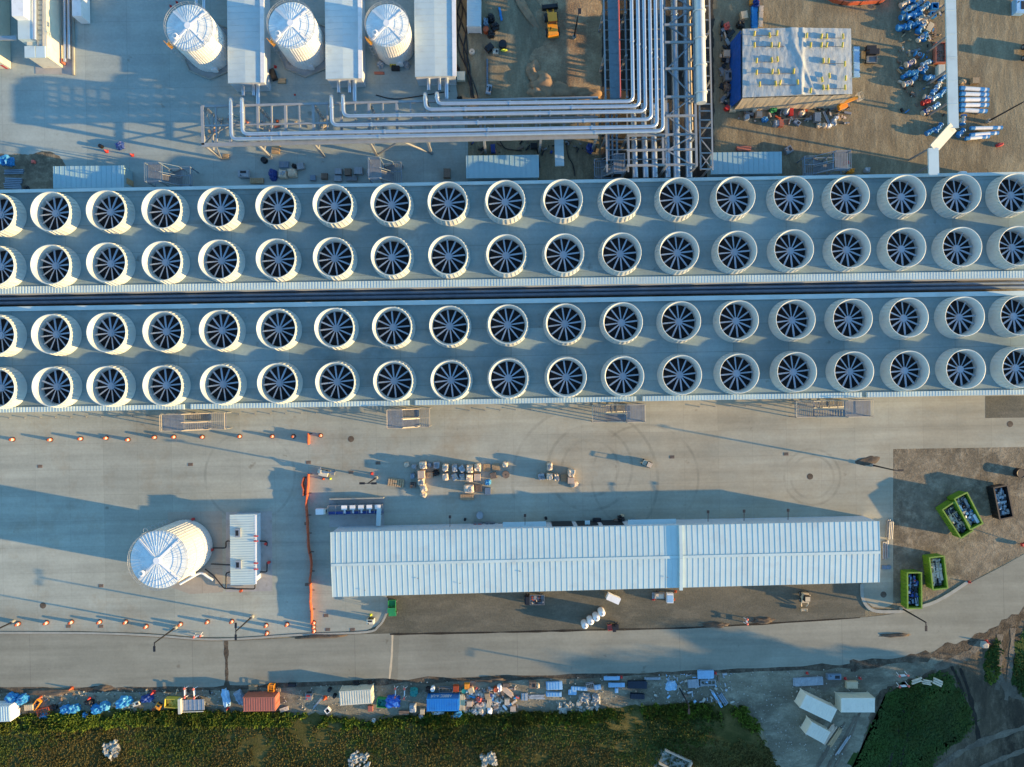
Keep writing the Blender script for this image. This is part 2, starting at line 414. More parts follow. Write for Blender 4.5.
gsheet('gravel_verge', [(-160, 686), (60, 685), (200, 685), (300, 681), (470, 676), (700, 669), (860, 661), (930, 651), (960, 642), (962, 655), (930, 672), (880, 690), (872, 706), (862, 740), (840, 800), (770, 800), (768, 740), (752, 712), (700, 704), (640, 707), (560, 713), (480, 712), (380, 716), (300, 714), (180, 716), (60, 720), (-160, 724)], .02, m_gravel, .6)
FIELD = curve([(-160, 722), (0, 716), (60, 713), (110, 710), (170, 711), (240, 712), (300, 714), (340, 718), (372, 722), (400, 716), (450, 712), (500, 713), (560, 712), (640, 706), (700, 703), (735, 706), (752, 720), (764, 742), (780, 775), (786, 860)], 4) + [(-160, 860)]
LUSH = curve([(832, 830), (845, 790), (855, 765), (866, 740), (880, 712), (888, 696), (905, 684), (930, 676), (948, 672), (960, 690), (972, 715), (966, 735), (945, 750), (928, 775), (920, 840)], 4) + [(840, 840)]
LUSH2 = curve([(1017, 640), (1030, 622), (1050, 620), (1050, 705), (1028, 698), (1016, 688), (1014, 660)], 4)
LUSH3 = curve([(985, 662), (990, 648), (997, 640), (999, 655), (997, 678), (990, 684), (985, 674)], 4)
gsheet('grass_field', FIELD, .03, m_field, .6)
gsheet('turf_patch', LUSH, .03, m_lush, 2.4)
gsheet('roadside_turf', LUSH2, .03, m_lush, 1.6)
gsheet('track_turf', LUSH3, .0305, m_lush, 1.2)
gsheet('dirt_track', [(862, 664), (960, 643), (1000, 624), (1150, 530), (1150, 860), (760, 860), (770, 800)], .012, m_track)
def band(name, pts, w, z, m, rag=.2):
    # a long thin sheet following a pixel polyline, w metres wide
    q = [W(x, y) for x, y in curve(pts, 8)]; L_ = []; R_ = []
    for i, p in enumerate(q):
        d = (q[min(i + 1, len(q) - 1)] - q[max(i - 1, 0)]).normalized(); n_ = Vector((-d.y, d.x, 0))
        k = 1 + rag * 2 * mnoise.noise(p * .7); L_.append(p + n_ * w / 2 * k); R_.append(p - n_ * w / 2 * k)
    mb = MB(); mb.sheet(L_ + R_[::-1], z); return struct(name, mb, m)
m_rut = dirt('dark_rut', (.030, .026, .019), (.018, .015, .012), (.05, .042, .03), bump=.8)
m_rutl = dirt('pale_rut', (.16, .135, .10), (.09, .075, .055), (.22, .19, .14), bump=.8)
m_edge = dirt('edge_soil', (.09, .072, .05), (.045, .036, .026), (.17, .14, .10), sc=2.0, bump=.9)
band('shoulder', [(850, 666), (900, 660), (940, 653.5), (965, 645.5), (1000, 628), (1035, 607)], 1.7, .04, m_edge, .6)
band('shoulder', [(-60, 690.5), (60, 689.5), (200, 689), (300, 684.5), (470, 679), (600, 675.5), (700, 672), (850, 666)], .8, .042, m_edge, .7)
band('shoulder', [(390, 634.2), (500, 632.2), (600, 629.8), (700, 627.2), (860, 617.7)], .28, .045, m_rut, .6)
for i, (pts, w_, mm) in enumerate((([(960, 668), (968, 690), (975, 718), (979, 742)], .6, m_rut), ([(950, 664), (960, 684), (966, 706)], .5, m_rut), ([(1000, 634), (1000, 655), (997, 690)], .8, m_rutl), ([(1013, 628), (1011, 660), (1006, 700)], .8, m_rutl),
      ([(930, 775), (960, 752), (1000, 735), (1045, 722)], 1.0, m_rutl), ([(950, 790), (985, 766), (1030, 748)], .8, m_rutl), ([(985, 640), (965, 656), (935, 668)], 1.4, m_rutl), ([(990, 665), (1010, 690), (1045, 705)], 1.5, m_rutl),
      ([(918, 688), (910, 725), (898, 775)], .45, m_rut), ([(908, 690), (900, 725), (886, 775)], .45, m_rut), ([(860, 712), (848, 742), (830, 775)], .4, m_rutl),
      ([(845, 722), (832, 742), (812, 775)], .6, m_rutl), ([(856, 716), (842, 742), (826, 770)], .5, m_rutl))):
    band('wheel_rut', pts, w_, .046 + .0012 * i, mm, .45)
gsheet('road_patch', [(392, 634), (399.5, 633.7), (397.5, 679), (389.5, 679.3)], .0395, concrete('road_patch', (.215, .205, .155), (.17, .15, .11), 30, 30, stain=.5), .12)
band('road_joint', [(392.5, 634), (391.8, 655), (389.5, 679)], .35, .042, M['tan'], .3)
band('road_joint', [(226, 640), (226.5, 660), (227, 685)], .7, .042, m_edge, .5)
gsheet('concrete_smear', curve([(796, 676), (815, 674), (838, 678), (836, 687), (812, 689), (794, 686)], 3) , .024, m_rutl, .8)  # pale grey concrete smear on the gravel
# kerbs: a real step along the apron and round the two corners
def kerb(pts, w=.35, h=.16):
    mb = MB()
    q = [W(x, y) for x, y in pts]
    for a, b in zip(q, q[1:]): mb.bar(a + Vector((0, 0, h / 2 + .02)), b + Vector((0, 0, h / 2 + .02)), w, h)
    return struct('kerb', mb, 'concrete_block')
kerb(curve([(387, 598), (387.5, 608), (384.5, 618), (378.5, 626), (366, 631.8), (300, 634.5), (240, 638.5), (200, 638.8), (150, 635), (80, 632.8), (-60, 632.3)], 5))
kerb(curve([(861.5, 584), (862, 596), (866, 605), (874, 610.5), (890, 611.5), (905, 610), (936, 601), (967, 582)], 5), .55)

def inside(p, poly):
    c = False; n = len(poly); j = n - 1
    for i in range(n):
        xi, yi = poly[i]; xj, yj = poly[j]
        if (yi > p[1]) != (yj > p[1]) and p[0] < (xj - xi) * (p[1] - yi) / (yj - yi) + xi: c = not c
        j = i
    return c

def tufts(name, poly, n, mats, weights, seed, hmin=.15, hmax=.55, label='', thin=.0, grad=None):
    rnd = random.Random(seed); mb = MB()
    xs = [p[0] for p in poly]; ys = [p[1] for p in poly]
    x0, x1, y0, y1 = max(min(xs), -40), min(max(xs), 1064), min(ys), min(max(ys), 800)
    k = 0; tries = 0
    while k < n and tries < n * 6:
        tries += 1
        px, py = rnd.uniform(x0, x1), rnd.uniform(y0, y1)
        if not inside((px, py), poly): continue
        if rnd.random() < .5: px += rnd.gauss(0, 1.6); py += rnd.gauss(0, 1.6)
        w = W(px, py)
        dens = mnoise.noise(w * .12) + .5 * mnoise.noise(w * .5)
        if dens < -.3 + thin + rnd.uniform(-.25, .15): continue
        k += 1
        tone = mnoise.noise(w * .06 + Vector((40, 3, 0))) + .6 * mnoise.noise(w * .4) + rnd.uniform(-.3, .3)
        if grad: tone += (py - grad[0]) / grad[1]
        m = 0 if tone < weights[0] else (1 if tone < weights[1] else 2)
        hh = rnd.uniform(hmin, hmax) * (1 + max(0, dens)); a0 = rnd.uniform(0, 2 * PI)
        for b in range(4):
            a = a0 + b * PI / 2 + rnd.uniform(-.5, .5); r = rnd.uniform(.12, .4) * (.6 + hh)
            d = Vector((math.cos(a), math.sin(a), 0)); s_ = Vector((-d.y, d.x, 0)) * rnd.uniform(.06, .16)
            base = w + d * .05 + Vector((0, 0, .03)); tip = w + d * r + Vector((0, 0, hh)); midp = w + d * r * .45 + Vector((0, 0, hh * .75))
            mb.add([base - s_ * .6, base + s_ * .6, midp + s_, tip, midp - s_], [(0, 1, 2, 3, 4)], m)
    o = mb.build(name, mats); tag(o, label, 'grass', kind='stuff'); return o
FIELDP = [(x, y) for x, y in FIELD]
tufts('field_grass', FIELDP, 26000, ['grass_b', 'grass_a', 'grass_c'], (-.2, .25), 3, .08, .32, grad=(732, 45), thin=.0, label='rough yellow green grass of the field along the bottom edge')
EDGE = curve([(-40, 722), (60, 713), (170, 710), (240, 711), (300, 713), (372, 720), (450, 711), (560, 711), (700, 702), (745, 706), (764, 742), (750, 735), (700, 716), (560, 724), (450, 722), (372, 728), (300, 726), (170, 724), (60, 728), (-40, 738)], 2)
tufts('field_weeds', EDGE, 3600, ['grass_a', 'grass_e', 'grass_e'], (-.1, .5), 5, .35, .9, label='taller bright green weeds along the upper edge of the grass field', thin=.12)
tufts('turf_grass', LUSH, 7000, ['grass_d', 'grass_d', 'grass_b'], (.1, .35), 8, .05, .2, label='dark green grass patch beside the cream container')
tufts('track_grass', LUSH3, 350, ['grass_d', 'grass_a', 'grass_e'], (.0, .35), 12, .06, .3, label='small green grass patch between the wheel tracks at bottom right')
tufts('roadside_grass', LUSH2, 1300, ['grass_d', 'grass_b', 'grass_a'], (.05, .4), 9, .06, .25, label='green grass at the right photo edge beside the wheel tracks', thin=.12)
def pebbles(name, poly, n, seed, label, smin=.08, smax=.35, m='stone'):
    rnd = random.Random(seed); mb = MB(); xs = [p[0] for p in poly]; ys = [p[1] for p in poly]; k = 0
    while k < n:
        px, py = rnd.uniform(min(xs), max(xs)), rnd.uniform(min(ys), max(ys))
        if not inside((px, py), poly): continue
        k += 1; w = W(px, py); s_ = rnd.uniform(smin, smax)
        q = Matrix.Rotation(rnd.uniform(0, 6.28), 3, Vector((rnd.random(), rnd.random(), 1)).normalized())
        mb.box(w.x, w.y, s_ * .3, s_ * rnd.uniform(.7, 1.4), s_, s_ * .7, mtx=q)
    o = mb.build(name, m); tag(o, label, 'stones', kind='stuff'); return o
pebbles('loose_stones', [(-20, 690), (200, 690), (470, 680), (700, 674), (860, 668), (870, 700), (840, 760), (780, 760), (752, 708), (640, 704), (470, 710), (200, 712), (-20, 714)], 900, 4, 'loose pale stones scattered over the gravel verge', .06, .2)
for pts, lab in (([(104, 744), (118, 740), (121, 752), (112, 758), (105, 752)], 'small heap of white stones in the grass at bottom left'),
                 ([(349, 756), (354, 750), (366, 751), (370, 760), (370, 775), (349, 775)], 'white riprap stones at the bottom edge below the cream container'),
                 ([(481, 754), (494, 752), (496, 763), (483, 765)], 'white stone heap in the grass below the scrap heap'),
                 ([(555, 702), (598, 699), (602, 708), (560, 713)], 'pale rubble scattered at the grass edge below the blue bundles')):
    pebbles('riprap', pts, 90, len(lab), lab, .25, .6)
for pts, sd_ in (([(535, 76), (541, 70), (546, 80), (560, 88), (585, 92), (604, 96), (603, 98), (575, 97), (548, 94), (533, 88)], 1),):
    pass
def mound(px, py, sx, sy, h, rz, m, label, seed):
    mb = MB(); mb.lump(sx, sy, h, seed, e=.85, rough=.3, nu=22, nv=6, freq=1.3)
    o = mb.build('dirt_mound', m, loc=W(px, py, .02), rz=rz); tag(o, label, 'dirt mound', 'dirt mounds round the sandy patch'); return o
for a in ((534, 74, 2.2, 4.0, .7, .2, 'soil', 'small brown soil mound at the upper left corner of the sandy patch', 1),
          (545, 84, 5.5, 3.4, 1.0, -.5, 'soil', 'rounded tan soil heap between the other sandy mounds', 2),
          (538, 93, 3.2, 2.2, .7, -.3, 'soil', 'low brown soil mound at the lower left corner of the sandy patch', 3),
          (562, 92, 6.0, 2.4, .9, -.2, 'soil', 'long tan soil ridge just north of the horizontal pipes', 4),
          (586, 94, 5.5, 2.2, .8, -.15, 'soil', 'long brown soil ridge beside the vertical pipe rack', 5),
          (525, 10, 1.6, 7.5, .4, .6, 'soil', 'thin brown soil streak left of the yellow wheel loader', 6),
          (867, 461, 4.2, 1.8, .12, .3, 'soil_dark', 'dark soil heap beside the lamp at the concrete edge', 7),
          (818, 620.5, 0.1, .1, .1, 0, 'soil_dark', '', 8)):
    if a[7]: mound(*a)
for i, (px, py, sx, sy, lab) in enumerate(((715, 625, 4.2, .9, 'dark mulch heap on the kerb line right of centre'), (763, 620.5, 3.6, 1.0, 'dark mulch heap beside the orange barrier on the kerb line'),
        (320, 636, 9, .7, 'dark mulch roll along the left kerb'), (50, 692, 8, 1.2, 'dark mulch heap beside the road at far left'), (103, 688, 3, 1.0, 'short dark mulch heap at the road edge'),
        (490, 679.5, 6, .8, 'dark mulch heap at the road edge above the scrap heap'), (895, 635, 5, .6, 'long thin mud streak in the road bend'))):
    mb = MB(); mb.lump(sx, sy, .35, 20 + i, e=.85, rough=.35, nu=24, nv=4)
    tag(mb.build('mulch_heap', 'soil_dark', loc=W(px, py, .03), rz=SITE), lab, 'mulch')

# ---------------------------------------------------------------- fan buildings
ZR = 5.0
GAPS = ((185, 191), (409.6, 415), (636, 642), (861, 866))
def fan_building(label, yn, ys, ribs_south, gaps, nstrip, sstrip):
    xa, xb = -150, 1034
    nw, ne = W(xa, yn(xa), ZR), W(xb, yn(xb), ZR); sw, se = W(xa, ys(xa), ZR), W(xb, ys(xb), ZR)
    cen = (nw + ne + sw + se) / 4; cen.z = 0
    t = thing('fan_building', label, 'building', cen)
    mb = MB(); mb.prism([nw, ne, se, sw], 0, ZR - .25); mb.build('wall', 'cladding', t, True)
    mb = MB(); mb.prism([nw, ne, se, sw], ZR - .245, ZR); mb.build('roof', m_roof, t, True)
    def strip(y0f, y1f, x0, x1, ribs, z=.28):
        mb = MB(); A, B = W(x0, y0f(x0), ZR), W(x1, y0f(x1), ZR); C, D = W(x1, y1f(x1), ZR), W(x0, y1f(x0), ZR)
        mb.prism([A, B, C, D], ZR + .003, ZR + z)
        if ribs:
            n = int((B - A).length / .5)
            for i in range(n):
                p = A.lerp(B, (i + .5) / n); q = D.lerp(C, (i + .5) / n)
                mb.bar(p + Vector((0, 0, z + .015)), q + Vector((0, 0, z + .015)), .2, .035)
        mb.build('parapet', 'roof_white', t, True)
    strip(lambda x: yn(x), lambda x: yn(x) + nstrip, xa, xb, False)
    xs = [xa] + [v for g in gaps for v in g] + [xb]
    for x0, x1 in zip(xs[::2], xs[1::2]): strip(lambda x: ys(x) - sstrip, lambda x: ys(x), x0, x1, ribs_south)
    return t
fan_building('long northern roof carrying the upper two rows of white fan stacks', lambda x: 190.2 - .0175 * x, lambda x: 294 - .0156 * x, True, (), 3.2, 7)
fan_building('long southern roof carrying the lower two rows of white fan stacks', lambda x: 307 - .0156 * x, lambda x: 412.5 - .0176 * x, True, GAPS, 4.5, 5)
# things in the narrow gap between both roofs
for z, dy, r, lab in ((3.0, 2.5, .28, 'dark pipe in the gap between both fan roofs, nearer the north roof'), (2.4, 6.5, .4, 'thicker dark pipe in the gap between both fan roofs, nearer the south roof')):
    a, b = W(-100, 296.5 + dy + 1.4, z), W(1120, 277.5 + dy + 1.2, z)
    mb = MB(); mb.tube([a, b], r); tag(mb.build('gap_pipe', 'steel_blue', world=True, loc=(a + b) / 2), lab, 'pipe')

ROWS = [
 [(1.3,215),(56.1,213.6),(110.9,212.3),(165.7,211),(221.1,209.4),(278.2,207.7),(334.6,206.1),(391.7,205),(448.1,203.6),(505.1,202.2),(562.1,201.3),(619.5,200.2),(676.5,199.4),(732.5,198.6),(789.5,198),(845.3,197.6),(901,197),(955.5,196.3),(1010.3,195.3)],
 [(1.3,267),(56.1,266),(111.2,263.9),(166,262.5),(221.8,261),(278.5,259.9),(334.9,258.6),(392,257.5),(448.7,256.5),(506,255.7),(563.4,254.9),(620.1,254),(677.1,253),(734.2,252.2),(790.2,250.8),(846.3,249.9),(901,249.1),(956.2,248.5),(1011.6,247.5)],
 [(1.6,335.5),(56.8,334.6),(111.5,333),(166.7,331.7),(222.4,330.5),(279,329.4),(336.2,328.4),(393.3,327.4),(449.7,326.3),(507.7,325),(564.7,324),(621.4,322.8),(678.8,321.8),(735.8,320.9),(791.8,320.2),(848.2,319.3),(903.4,318.3),(958.8,317.2),(1013.3,316.3)],
 [(1.8,388),(57.4,386.8),(111.5,386),(166.7,385.4),(223.4,384.3),(279.8,383),(337.2,382),(394.3,381),(451,380.2),(508.3,378.4),(566,377.2),(622.7,376.2),(679.7,375),(736.4,373.5),(793.1,372),(849.5,371.4),(904.3,370.6),(959.8,369.2),(1015.2,367.9)]]
RN = ['northernmost row', 'second row from the north', 'third row from the north', 'southernmost row']
def make_fan():
    t = thing('fan_stack', '', 'fan')
    mb = MB()
    mb.lathe([(3.62, 0), (3.64, .12), (3.56, .2), (3.42, 1.2), (3.28, 2.4), (3.33, 2.46), (3.33, 2.56), (3.21, 2.56), (3.17, 2.4), (2.90, 1.1), (2.90, .1)], 48)
    for i in range(32):
        a = 2 * PI * (i + .5) / 32; c, s_ = math.cos(a), math.sin(a)
        mb.bar((3.58 * c, 3.58 * s_, .2), (3.31 * c, 3.31 * s_, 2.36), .16, .10)
    mb.build('shroud', 'fan_cream', t)
    mb = MB(); mb.disc(2.92, .12, 32); mb.build('well_shade', 'fan_shade', t)  # near-black disc paints the dark of the deep opening below the blades
    hb = MB(); hb.cyl((0, 0, .3), (0, 0, 1.0), .4, n=14); hb.cyl((0, 0, .85), (0, 0, 1.14), .68, .60, n=18); hb.cyl((0, 0, 1.14), (0, 0, 1.2), .34, n=12)
    hub = hb.build('fan_hub', 'fan_hub', t)
    bl = MB()
    vs = []
    for r, w, tw in ((.5, .20, .5), (1.2, .27, .42), (2.0, .28, .32), (2.82, .26, .26)):
        c, s_ = math.cos(tw), math.sin(tw)
        for k in (-1, 1):
            for zz in (0, .05): vs.append((r, k * w / 2 * c, 1.0 + k * w / 2 * s_ + zz))
    fs = []
    for j in range(3):
        o = j * 4
        fs += [(o + 1, o + 3, o + 7, o + 5), (o, o + 4, o + 6, o + 2), (o, o + 1, o + 5, o + 4), (o + 2, o + 6, o + 7, o + 3)]
    fs += [(0, 2, 3, 1), (12, 13, 15, 14)]
    bl.add(vs, fs, 0)
    b0 = bl.build('blade', 'fan_blade', hub)
    for i in range(1, 12):
        b = b0.copy(); col.objects.link(b); b.parent = hub; b.rotation_euler.z = 2 * PI * i / 12
    return t
fan0 = make_fan(); first = True
rf = random.Random(12)
FAN_KIDS = {}
for ri, row in enumerate(ROWS):
    for ci, (px, py) in enumerate(row):
        o = fan0 if first else copy_tree(fan0)
        first = False
        w = W(px, py, ZR + 1.0); w.z = ZR + .003; o.location = w
        for ch in o.children:
            if ch.name.startswith('fan_hub'): ch.rotation_euler.z = .12 + rf.uniform(-.03, .03)
            o['label'] = f'round white fan stack, {ORD[ci]} from the left in the {RN[ri]}'
        o['category'] = 'fan'; o['group'] = 'fan stacks on the two long roofs'

# ---------------------------------------------------------------- stair towers along the fan buildings
def stair_tower(label, px0, px1, py0, py1, dirn, m='steel_grey', north=False):
    """px rectangle at mid height; dirn +1: flight comes down to the right"""
    a, b = W(px0, py0, 3.0), W(px1, py1, 3.0)
    L = abs(b.x - a.x); D = abs(a.y - b.y); c = (a + b) / 2; c.z = .05
    t = thing('stair_tower', label, 'stairs', c, SITE, 'stair towers of the fan buildings')
    zt = ZR
    xl = -dirn * L / 2
    pl = L * .36
    mb = MB()
    for x in (xl, xl + dirn * pl):
        for y in (-D / 2, D / 2): mb.bar((x, y, 0), (x, y, zt + 1.1), .16)
    for z in (zt * .5, zt - .1):
        mb.bar((xl, -D / 2, z), (xl, D / 2, z), .14); mb.bar((xl + dirn * pl, -D / 2, z), (xl + dirn * pl, D / 2, z), .14)
        for y in (-D / 2, D / 2): mb.bar((xl, y, z), (xl + dirn * pl, y, z), .14)
    for x in (dirn * L / 2 - dirn * .2, dirn * L * .2):
        for y in (-D / 2, D / 2): mb.bar((x, y, 0), (x, y, zt * .5 + 1), .16)
    for y in (-D / 2, D / 2): mb.bar((xl + dirn * pl, y, zt * .5), (dirn * L / 2, y, zt * .5), .14)
    mb.build('frame', m, t)
    mb = MB()
    for i in range(int(pl / .25)):
        mb.bar((xl + dirn * (.12 + i * .25), -D / 2, zt), (xl + dirn * (.12 + i * .25), D / 2, zt), .19, .06)
    mb.build('landing', 'steel_grey', t)
    mb = MB()
    for i in range(int((L * .3) / .35)):
        mb.bar((dirn * (L / 2 - .2 - i * .35), -D / 2, zt * .5), (dirn * (L / 2 - .2 - i * .35), D / 2, zt * .5), .14, .06)
    mb.build('half_landing', 'steel_grey', t)
    for (y0, y1, xs, zs, xe, ze) in ((-D / 2 + .1, -.15, xl + dirn * pl, zt, dirn * L * .22, zt * .5), (.15, D / 2 - .1, dirn * L * .22, zt * .5, xl + dirn * pl * .5, .1)):
        mb = MB()
        for y in (y0, y1): mb.bar((xs, y, zs), (xe, y, ze), .10, .3)
        n = 12
        for i in range(n):
            k = (i + .5) / n; mb.box(xs + (xe - xs) * k, (y0 + y1) / 2, zs + (ze - zs) * k, .28, y1 - y0, .05)
        mb.build('stair_flight', 'steel_grey', t)
    mb = MB()
    for z in (zt + .55, zt + 1.1):
        for y in (-D / 2, D / 2): mb.bar((xl, y, z), (xl + dirn * pl, y, z), .07)
        mb.bar((xl, -D / 2, z), (xl, D / 2, z), .07)
    for y in (-D / 2, 0, D / 2):
        mb.bar((xl + dirn * pl, y, zt + 1.05), (dirn * L * .22, y, zt * .5 + 1.1), .07)
        mb.bar((dirn * L * .22, y, zt * .5 + 1.1), (dirn * L / 2, y, zt * .5 + 1.1), .07)
    mb.bar((dirn * L / 2, -D / 2, zt * .5 + 1.1), (dirn * L / 2, D / 2, zt * .5 + 1.1), .09)
    mb.build('handrail', 'tan' if not north else 'steel_blue', t)
    return t
for lab, x0, x1, y0, y1, d in (('steel stair tower south of the fan roofs, leftmost of four', 169, 226, 413.5, 429.5, 1), ('short steel stair tower south of the fan roofs above the pallets', 390, 430, 409, 427, 1),
                             ('steel stair tower south of the fan roofs, right of centre', 592, 642, 404.5, 421.5, -1), ('long steel stair tower south of the fan roofs, rightmost of four', 795, 864, 400.5, 416.5, -1)):
    stair_tower(lab, x0, x1, y0, y1, d)
for lab, x0, x1, y0, y1, d in (('steel stair tower north of the fan roofs near the left sheds', 154, 192, 168, 186, 1), ('steel stair tower north of the fan roofs below the horizontal pipes', 372, 402, 163, 183, 1),
                             ('steel stair tower north of the fan roofs beside the vertical pipe rack', 594, 622, 160, 177, -1), ('steel stair tower north of the fan roofs below the white tarped building', 803, 842, 157, 174, -1)):
    stair_tower(lab, x0, x1, y0, y1, d, 'steel_blue', True)
# ---------------------------------------------------------------- tanks
def tank(label, rx, ry, h, r, pad=None, gate=True, ladder_ang=3.9, ins=False):
    base = W(rx, ry, h); base.z = .05
    t = thing('storage_tank', label, 'tank', base, 0, 'white storage tanks')
    mb = MB()
    mb.lathe([(r, .1), (r, h - .25), (r + .06, h - .2), (r + .06, h - .05)], 56)
    for i in range(56):
        a = 2 * PI * i / 56; c, s_ = math.cos(a), math.sin(a)
        mb.bar(((r + .02) * c, (r + .02) * s_, .15), ((r + .02) * c, (r + .02) * s_, h - .3), .09, .06)
    for z in (h * .33, h * .66): mb.lathe([(r + .07, z), (r + .07, z + .12)], 56)
    mb.build('shell', 'tank_white', t)
    rise = r * .13
    mb = MB()
    prof = [(r + .06, h - .05), (.5, h + rise), (0, h + rise + .03)]
    n = 48
    vs = []; fs = []
    for (rr, z) in prof[:2]:
        for i in range(n): a = 2 * PI * i / n; vs.append((rr * math.cos(a), rr * math.sin(a), z))
    vs.append((0, 0, h + rise + .03))
    for i in range(n): fs += [(i, (i + 1) % n, n + (i + 1) % n, n + i), (n + i, n + (i + 1) % n, 2 * n)]
    mb.add(vs, fs, 0, False)
    for i in range(48):
        if i % 12 == 6: continue
        a = 2 * PI * i / 48; c, s_ = math.cos(a), math.sin(a); r0 = .8 if i % 2 == 0 else r * .5
        mb.bar((r0 * c, r0 * s_, h + rise * (1 - (r0 - .5) / (r - .5)) + .0), (r * c, r * s_, h - .02), .05, .04)
    for q in (.36, .68): mb.lathe([(r * q, h + rise * (1 - q) + .03), (r * q + .06, h + rise * (1 - q) + .02)], 48)
    roof = mb.build('roof', 'tank_roof', t)
    for i in range(4):
        mb = MB(); a = PI / 4 + i * PI / 2; c, s_ = math.cos(a), math.sin(a)
        mb.bar((.3 * c, .3 * s_, h + rise + .07), (r * c, r * s_, h + .07), .30, .12); mb.build('ridge', 'white_paint', roof)
    mb = MB(); mb.cyl((0, 0, h + rise), (0, 0, h + rise + .35), .55, n=16); mb.build('vent_cap', 'white_paint', roof)
    mb = MB(); mb.lathe([(.5, h + .5), (.5, h + .85), (.3, h + .85)], 14, (-r * .55, -r * .45, 0)); mb.build('hatch', 'white_paint', roof)
    mb = MB()
    for z in (h + .35, h + .8): mb.tube([(( r + .12) * math.cos(2 * PI * i / 40), (r + .12) * math.sin(2 * PI * i / 40), z) for i in range(41)], .03, 5)
    for i in range(20):
        a = 2 * PI * i / 20; mb.bar(((r + .12) * math.cos(a), (r + .12) * math.sin(a), h - .2), ((r + .12) * math.cos(a), (r + .12) * math.sin(a), h + .8), .04)
    mb.build('handrail', 'galv', t)
    mb = MB(); c, s_ = math.cos(ladder_ang), math.sin(ladder_ang); q = Vector((-s_, c, 0)); o = Vector((c, s_, 0)) * (r + .25)
    for k in (-.3, .3): mb.bar(o + q * k + Vector((0, 0, .1)), o + q * k + Vector((0, 0, h + 1.1)), .07)
    for i in range(int(h / .4)): mb.bar(o - q * .3 + Vector((0, 0, .3 + i * .4)), o + q * .3 + Vector((0, 0, .3 + i * .4)), .05)
    for i in range(int(h / 1.2)):
        z = 2.4 + i * 1.2
        if z < h + 1: mb.tube([o + Vector((c * .75 * math.sin(u), s_ * .75 * math.sin(u), z)) + q * .38 * math.cos(u) for u in [PI * k / 6 for k in range(7)]], .03, 4)
    mb.build('ladder', 'galv', t)
    if gate:
        mb = MB(); g = o * 1.08
        mb.bar(g - q * .6 + Vector((0, 0, h + .2)), g + q * .6 + Vector((0, 0, h + .2)), .5, .08)
        for z in (h + .75, h + 1.2): mb.bar(g + o * .05 - q * .6 + Vector((0, 0, z)), g + o * .05 + q * .6 + Vector((0, 0, z)), .10)
        mb.build('ladder_platform', 'yellow', t)
    mb = MB(); mb.cyl((.3 * r, -r - .15, .9), (.3 * r, -r + .3, .9), .55, n=18); mb.cyl((.3 * r, -r - .22, .9), (.3 * r, -r - .15, .9), .68, n=18); mb.build('manhole', 'white_paint', t)
    if pad:
        mb = MB(); mb.lathe([(pad, -.04), (pad, .1), (0, .1)], 8, smooth=False); mb.build('base', 'pad', t)
        mb = MB(); mb.lathe([(pad, .1), (pad, .38), (pad - .2, .38), (pad - .2, .1)], 8, smooth=False); mb.build('curb_ring', 'concrete_block', t)
    return t
tank('big white round tank standing alone on the southern apron', 159.6, 559.3, 9.35, 4.72, None, False, 2.0)
tank('white round tank with cone roof, leftmost in the top row, left of the sheds', 190, 28, 7.8, 3.85, 5.3)
tank('white round tank with cone roof in the top row, between the first two sheds', 292, 25.5, 7.8, 3.85, 5.3)
tank('smaller white round tank in the top row, between the second and third sheds', 387.5, 25.5, 7.2, 3.55, None)

# ---------------------------------------------------------------- sheds with metal roofs
def shed(name, label, corners, h, n, cat, roofm='roof_pale', wall='cladding', cross=True, rise=.5, group=None, overhang=0, ribw=.10, ribh=.07):
    """corners: NW NE SE SW roof pixels at eave height; ribs run across the long side"""
    q = [W(x, y, h) for x, y in corners]; c = sum(q, Vector()) / 4; c.z = .05
    t = thing(name, label, cat, c, 0, group)
    ins = [p + (Vector((c.x, c.y, p.z)) - p).normalized() * .25 for p in q]
    mb = MB(); mb.prism(ins, .02, h - .08); mb.build('wall', wall, t, True)
    nw, ne, se, sw = q
    long_x = (ne - nw).length > (nw - sw).length
    if long_x: e0, e1, f0, f1 = nw, ne, sw, se
    else: e0, e1, f0, f1 = nw, sw, ne, se
    r0, r1 = (e0 + f0) / 2 + Vector((0, 0, rise)), (e1 + f1) / 2 + Vector((0, 0, rise))
    mb = MB()
    dz = Vector((0, 0, -.12))
    mb.add([e0, e1, f1, f0, r0, r1] + [e0 + dz, e1 + dz, f1 + dz, f0 + dz], [(0, 1, 5, 4), (3, 4, 5, 2), (0, 6, 7, 1), (3, 2, 8, 9), (0, 4, 3, 9, 6), (1, 7, 8, 2, 5), (6, 9, 8, 7)], 0)
    u = Vector((0, 0, ribh / 2))
    for i in range(n + 1):
        k = i / n
        a, b, m_ = e0.lerp(e1, k), f0.lerp(f1, k), r0.lerp(r1, k)
        mb.bar(a + u, m_ + u, ribw, ribh); mb.bar(m_ + u, b + u, ribw, ribh)
    mb.build('roof', roofm, t, True)
    if rise > .2:
        mb = MB(); mb.bar(r0 + Vector((0, 0, ribh + .03)), r1 + Vector((0, 0, ribh + .03)), .45, .06); mb.build('ridge_cap', roofm, t, True)
    return t, q
